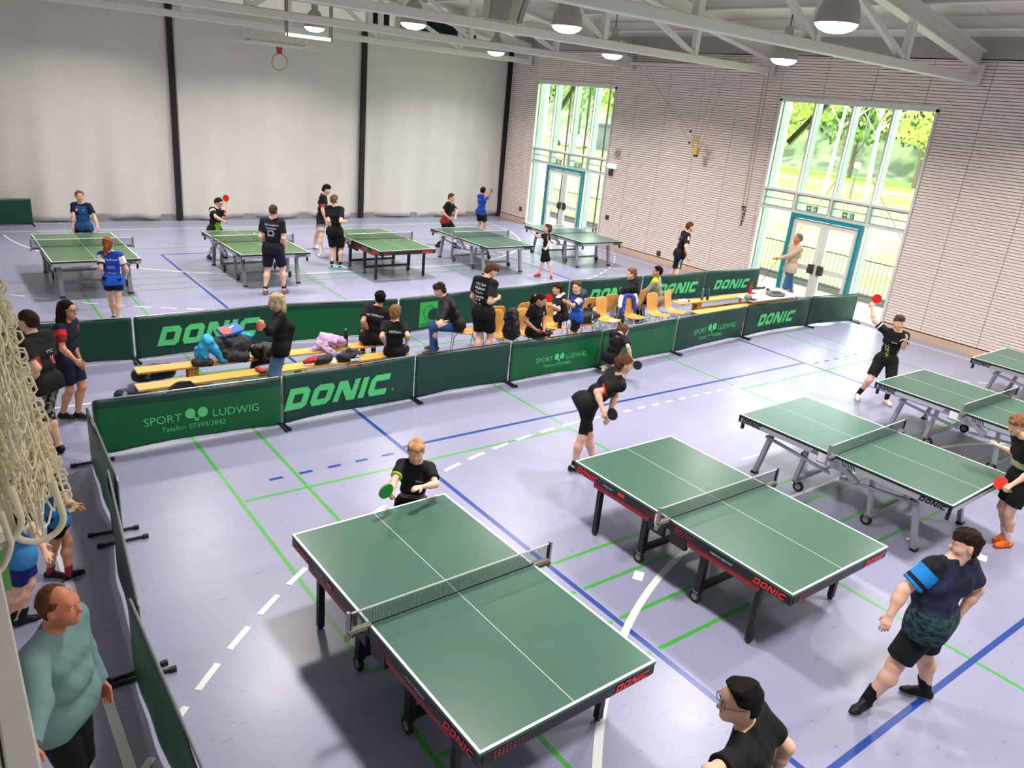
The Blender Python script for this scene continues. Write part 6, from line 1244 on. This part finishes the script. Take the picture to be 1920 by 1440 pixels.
person('P31','boy in black shirt and patterned dark shorts half behind the hanging net','fair',('33231c','short'),dict(c='19181c',r=[("(ar>0)&(ar<.35)&(v>0)",'7a2028'),("(ar>.64)",'c43a34')]),('capri','1b1b1d',dict(k=dict(col2='8f8d86',vary=1,vscale=22))),('141416','141416','222222',.0),M_,text=[('TTC','back',.05,.6,.05,'dfe2e4'),('15','back',.07,.45,.06,'dfe2e4')])
person('P32','blond child in blue shirt with black sleeves, black shorts and red socks below the net','tan',('b98a4c','bob'),dict(c='2b78b8',r=[("(w>.62)|(ar>0)",BK),("ar>.62",'ecebe8')]),('shorts',BK,dict(len=.6)),('19191c','9c2c48','e6e6e4',.13),M_,extra=dict(toeL=20,toeR=-30))
person('P33','child in blue shirt and dark blue shorts at the left picture edge','fair',('7a5a3c','short'),dict(c='3a86c2',r=[("(w>.66)|(ar>0)",BK),("ar>.62",'ecebe8')]),('shorts','1d2a78'),('19191c','19191c','e6e6e4'),M_,fat=1.1)
person('P1','boy with short red-brown hair in blue shirt standing behind the far left table','fair',('7a5138','short'),dict(c='27558c',k=dict(vary=.2,vscale=5),r=[("(ar>0)",'121a38'),("(w>.93)",'121a38'),("(w>.5)&(w<.72)&(u>.15)&(v>0)&(ar==0)",'1c2f5c')]),('shorts',BK),('222222','eeeeee','eeeeee'),F_,text=[('V','front',-.07,.68,.05,'dde3ea'),('#','front',.07,.72,.02,'dde3ea')])
person('P2','girl with red ponytail in blue shirt with white sleeves at the far left table','fair',('864e30','pony'),dict(c='1d3fae',r=[("(ar>0)&(ar<.62)",'dfe3ea'),("(ar>=.62)",'15204c'),("w<.14",'2463d6')]),('shorts','141a30',dict(len=.5)),('222222','eeeeee','eeeeee'),M_,text=[('SV Stafflangen','back',0,.72,.04,'dde3ea'),('Tischtennis','back',0,.5,.03,'dde3ea'),('Abteilung','back',0,.42,.03,'dde3ea'),('J. Rieger','back',0,.18,.05,'dde3ea')])
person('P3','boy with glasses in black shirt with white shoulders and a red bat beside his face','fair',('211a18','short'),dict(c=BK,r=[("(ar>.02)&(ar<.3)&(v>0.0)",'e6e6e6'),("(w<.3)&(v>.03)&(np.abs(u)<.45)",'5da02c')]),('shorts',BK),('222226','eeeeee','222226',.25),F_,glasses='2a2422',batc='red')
person('P4','man with shaved sides in dark club shirt and navy shorts, seen from behind','fair',('4a342a','buzz'),dict(c='17181f'),('shorts','15172a',dict(len=.84)),('6f6c6c','17171a','4a4a4c',.2),F_,text=[('TSV Laupheim','back',0,.78,.05,'dde0e4'),('Tischtennis','back',0,.68,.045,'dde0e4'),('[]','back',-.01,.42,.12,'aeb2b6'),('#','back',.05,.5,.03,'aeb2b6')])
person('P5','tall boy in black and red shirt with shorts fading to white and white shoes','fair',('151210','fringe'),dict(c='1b1518',r=[("(ar>.5)",'c43a34'),("(w<.35)&(v>.03)",'9c2a28')]),('shorts','1a1a1d',dict(r=[("t>.42",'6f7076'),("t>.56",'b9b6b6')])),('ece9e8','dcdcdc','e6e3e2',.22),F_,extra=dict(toeR=-20,toeL=-60))
person('P6','boy in black kit and pale blue shoes standing beside the tall boy, seen from behind','fair',('6a4a38','short'),dict(c='121215',r=[("(ar>.5)&(v>0)",'b83038'),("(w<.5)&(u>.75)&(v>.02)",'b83038')]),('shorts','101013',dict(len=.9)),('8fc4cc','141416','dfe8ea',.1),F_,grip=dict(R=1.0),extra=dict(toeL=-20,toeR=-30))
person('P7','young man in black shirt with dark red lower part leaning behind a back row table','fair',('5b3727','short'),dict(c='121214',r=[("w<.3",'8f2322')]),('shorts',BK),('17171a','17171a','222226',.2),F_,text=[('TTF','front',.06,.72,.025,'aeb2b6')],grip=dict(R=1.0,L=.7))
person('P8','small boy in blue shirt raising a bat at the right end of the curtain','tan',('1a1514','short'),dict(c='2048b4',r=[("(ar>.0)&(ar<.25)",'dbe0ea')]),('shorts',BK),('222222','eeeeee','eeeeee'),F_,text=[('SV','back',0,.7,.05,'dde3ea'),('TT','back',-.02,.3,.07,'dde3ea')],batc='black')
person('P9','small boy in black kit with bright red shoes before the pale shining table','fair',('5a3a28','fringe'),dict(c=BK,r=[("(w>.02)&(w<.13)&(ar==0)",'8c9289'),("(ar>0)&(np.abs(v-.02)<.012)",'8c9289')]),('shorts','111114',dict(len=.92)),('e01c33',None,'d81b30'),F_,grip=dict(R=1.1,L=.2),extra=dict(toeL=165,toeR=230))
person('P10','young man in black kit with white side stripes walking along the timber wall','fair',('5e3626','short'),dict(c='151316',r=[("(ar>0)&(ar<.45)&(np.abs(v)<.022)",'e6e6e6')]),('shorts','131214',dict(len=.9,r=[("(R[3]<.16*s)&(R[1]>.045)&(np.abs(R[2])<.03)",'d4d4d6')])),('222222','eeeeee','eeeeee'),F_,text=[('TSV','back',0,.7,.045,'cfd2d4'),('24','back',0,.52,.07,'cfd2d4')],grip=dict(R=1.2))
person('P11','grey-haired man in beige pullover and blue jeans gesturing in front of the near glass door','ruddy',('77695c','short'),dict(c='c2ab94',long=True,loose=1.2),('jeans','3f6491',dict(k=dict(vary=.15,vscale=6))),('5a3526','5a3526','333333'),F_)
mug=tag(empty('mug',(float(POSE['P21']['WL'][0])-.055,float(POSE['P21']['WL'][1])-.02,float(POSE['P21']['WL'][2])-.045)),'orange mug in the hand of the blonde woman','mug')
mb=MB(); mb.lathe([(.036,0),(.041,.01),(.042,.1),(.038,.1),(.036,.012),(.0001,.012)],n=20); mb.build('mug_body',mat('mug_orange','e8764e',rough=.35),mug,smooth=True); mb=MB(); mb.tube([(.04,0,.085),(.065,0,.08),(.07,0,.05),(.06,0,.025),(.04,0,.02)],.006,n=6); mb.build('mug_handle',MATS['mug_orange'],mug,smooth=True)
build_items()
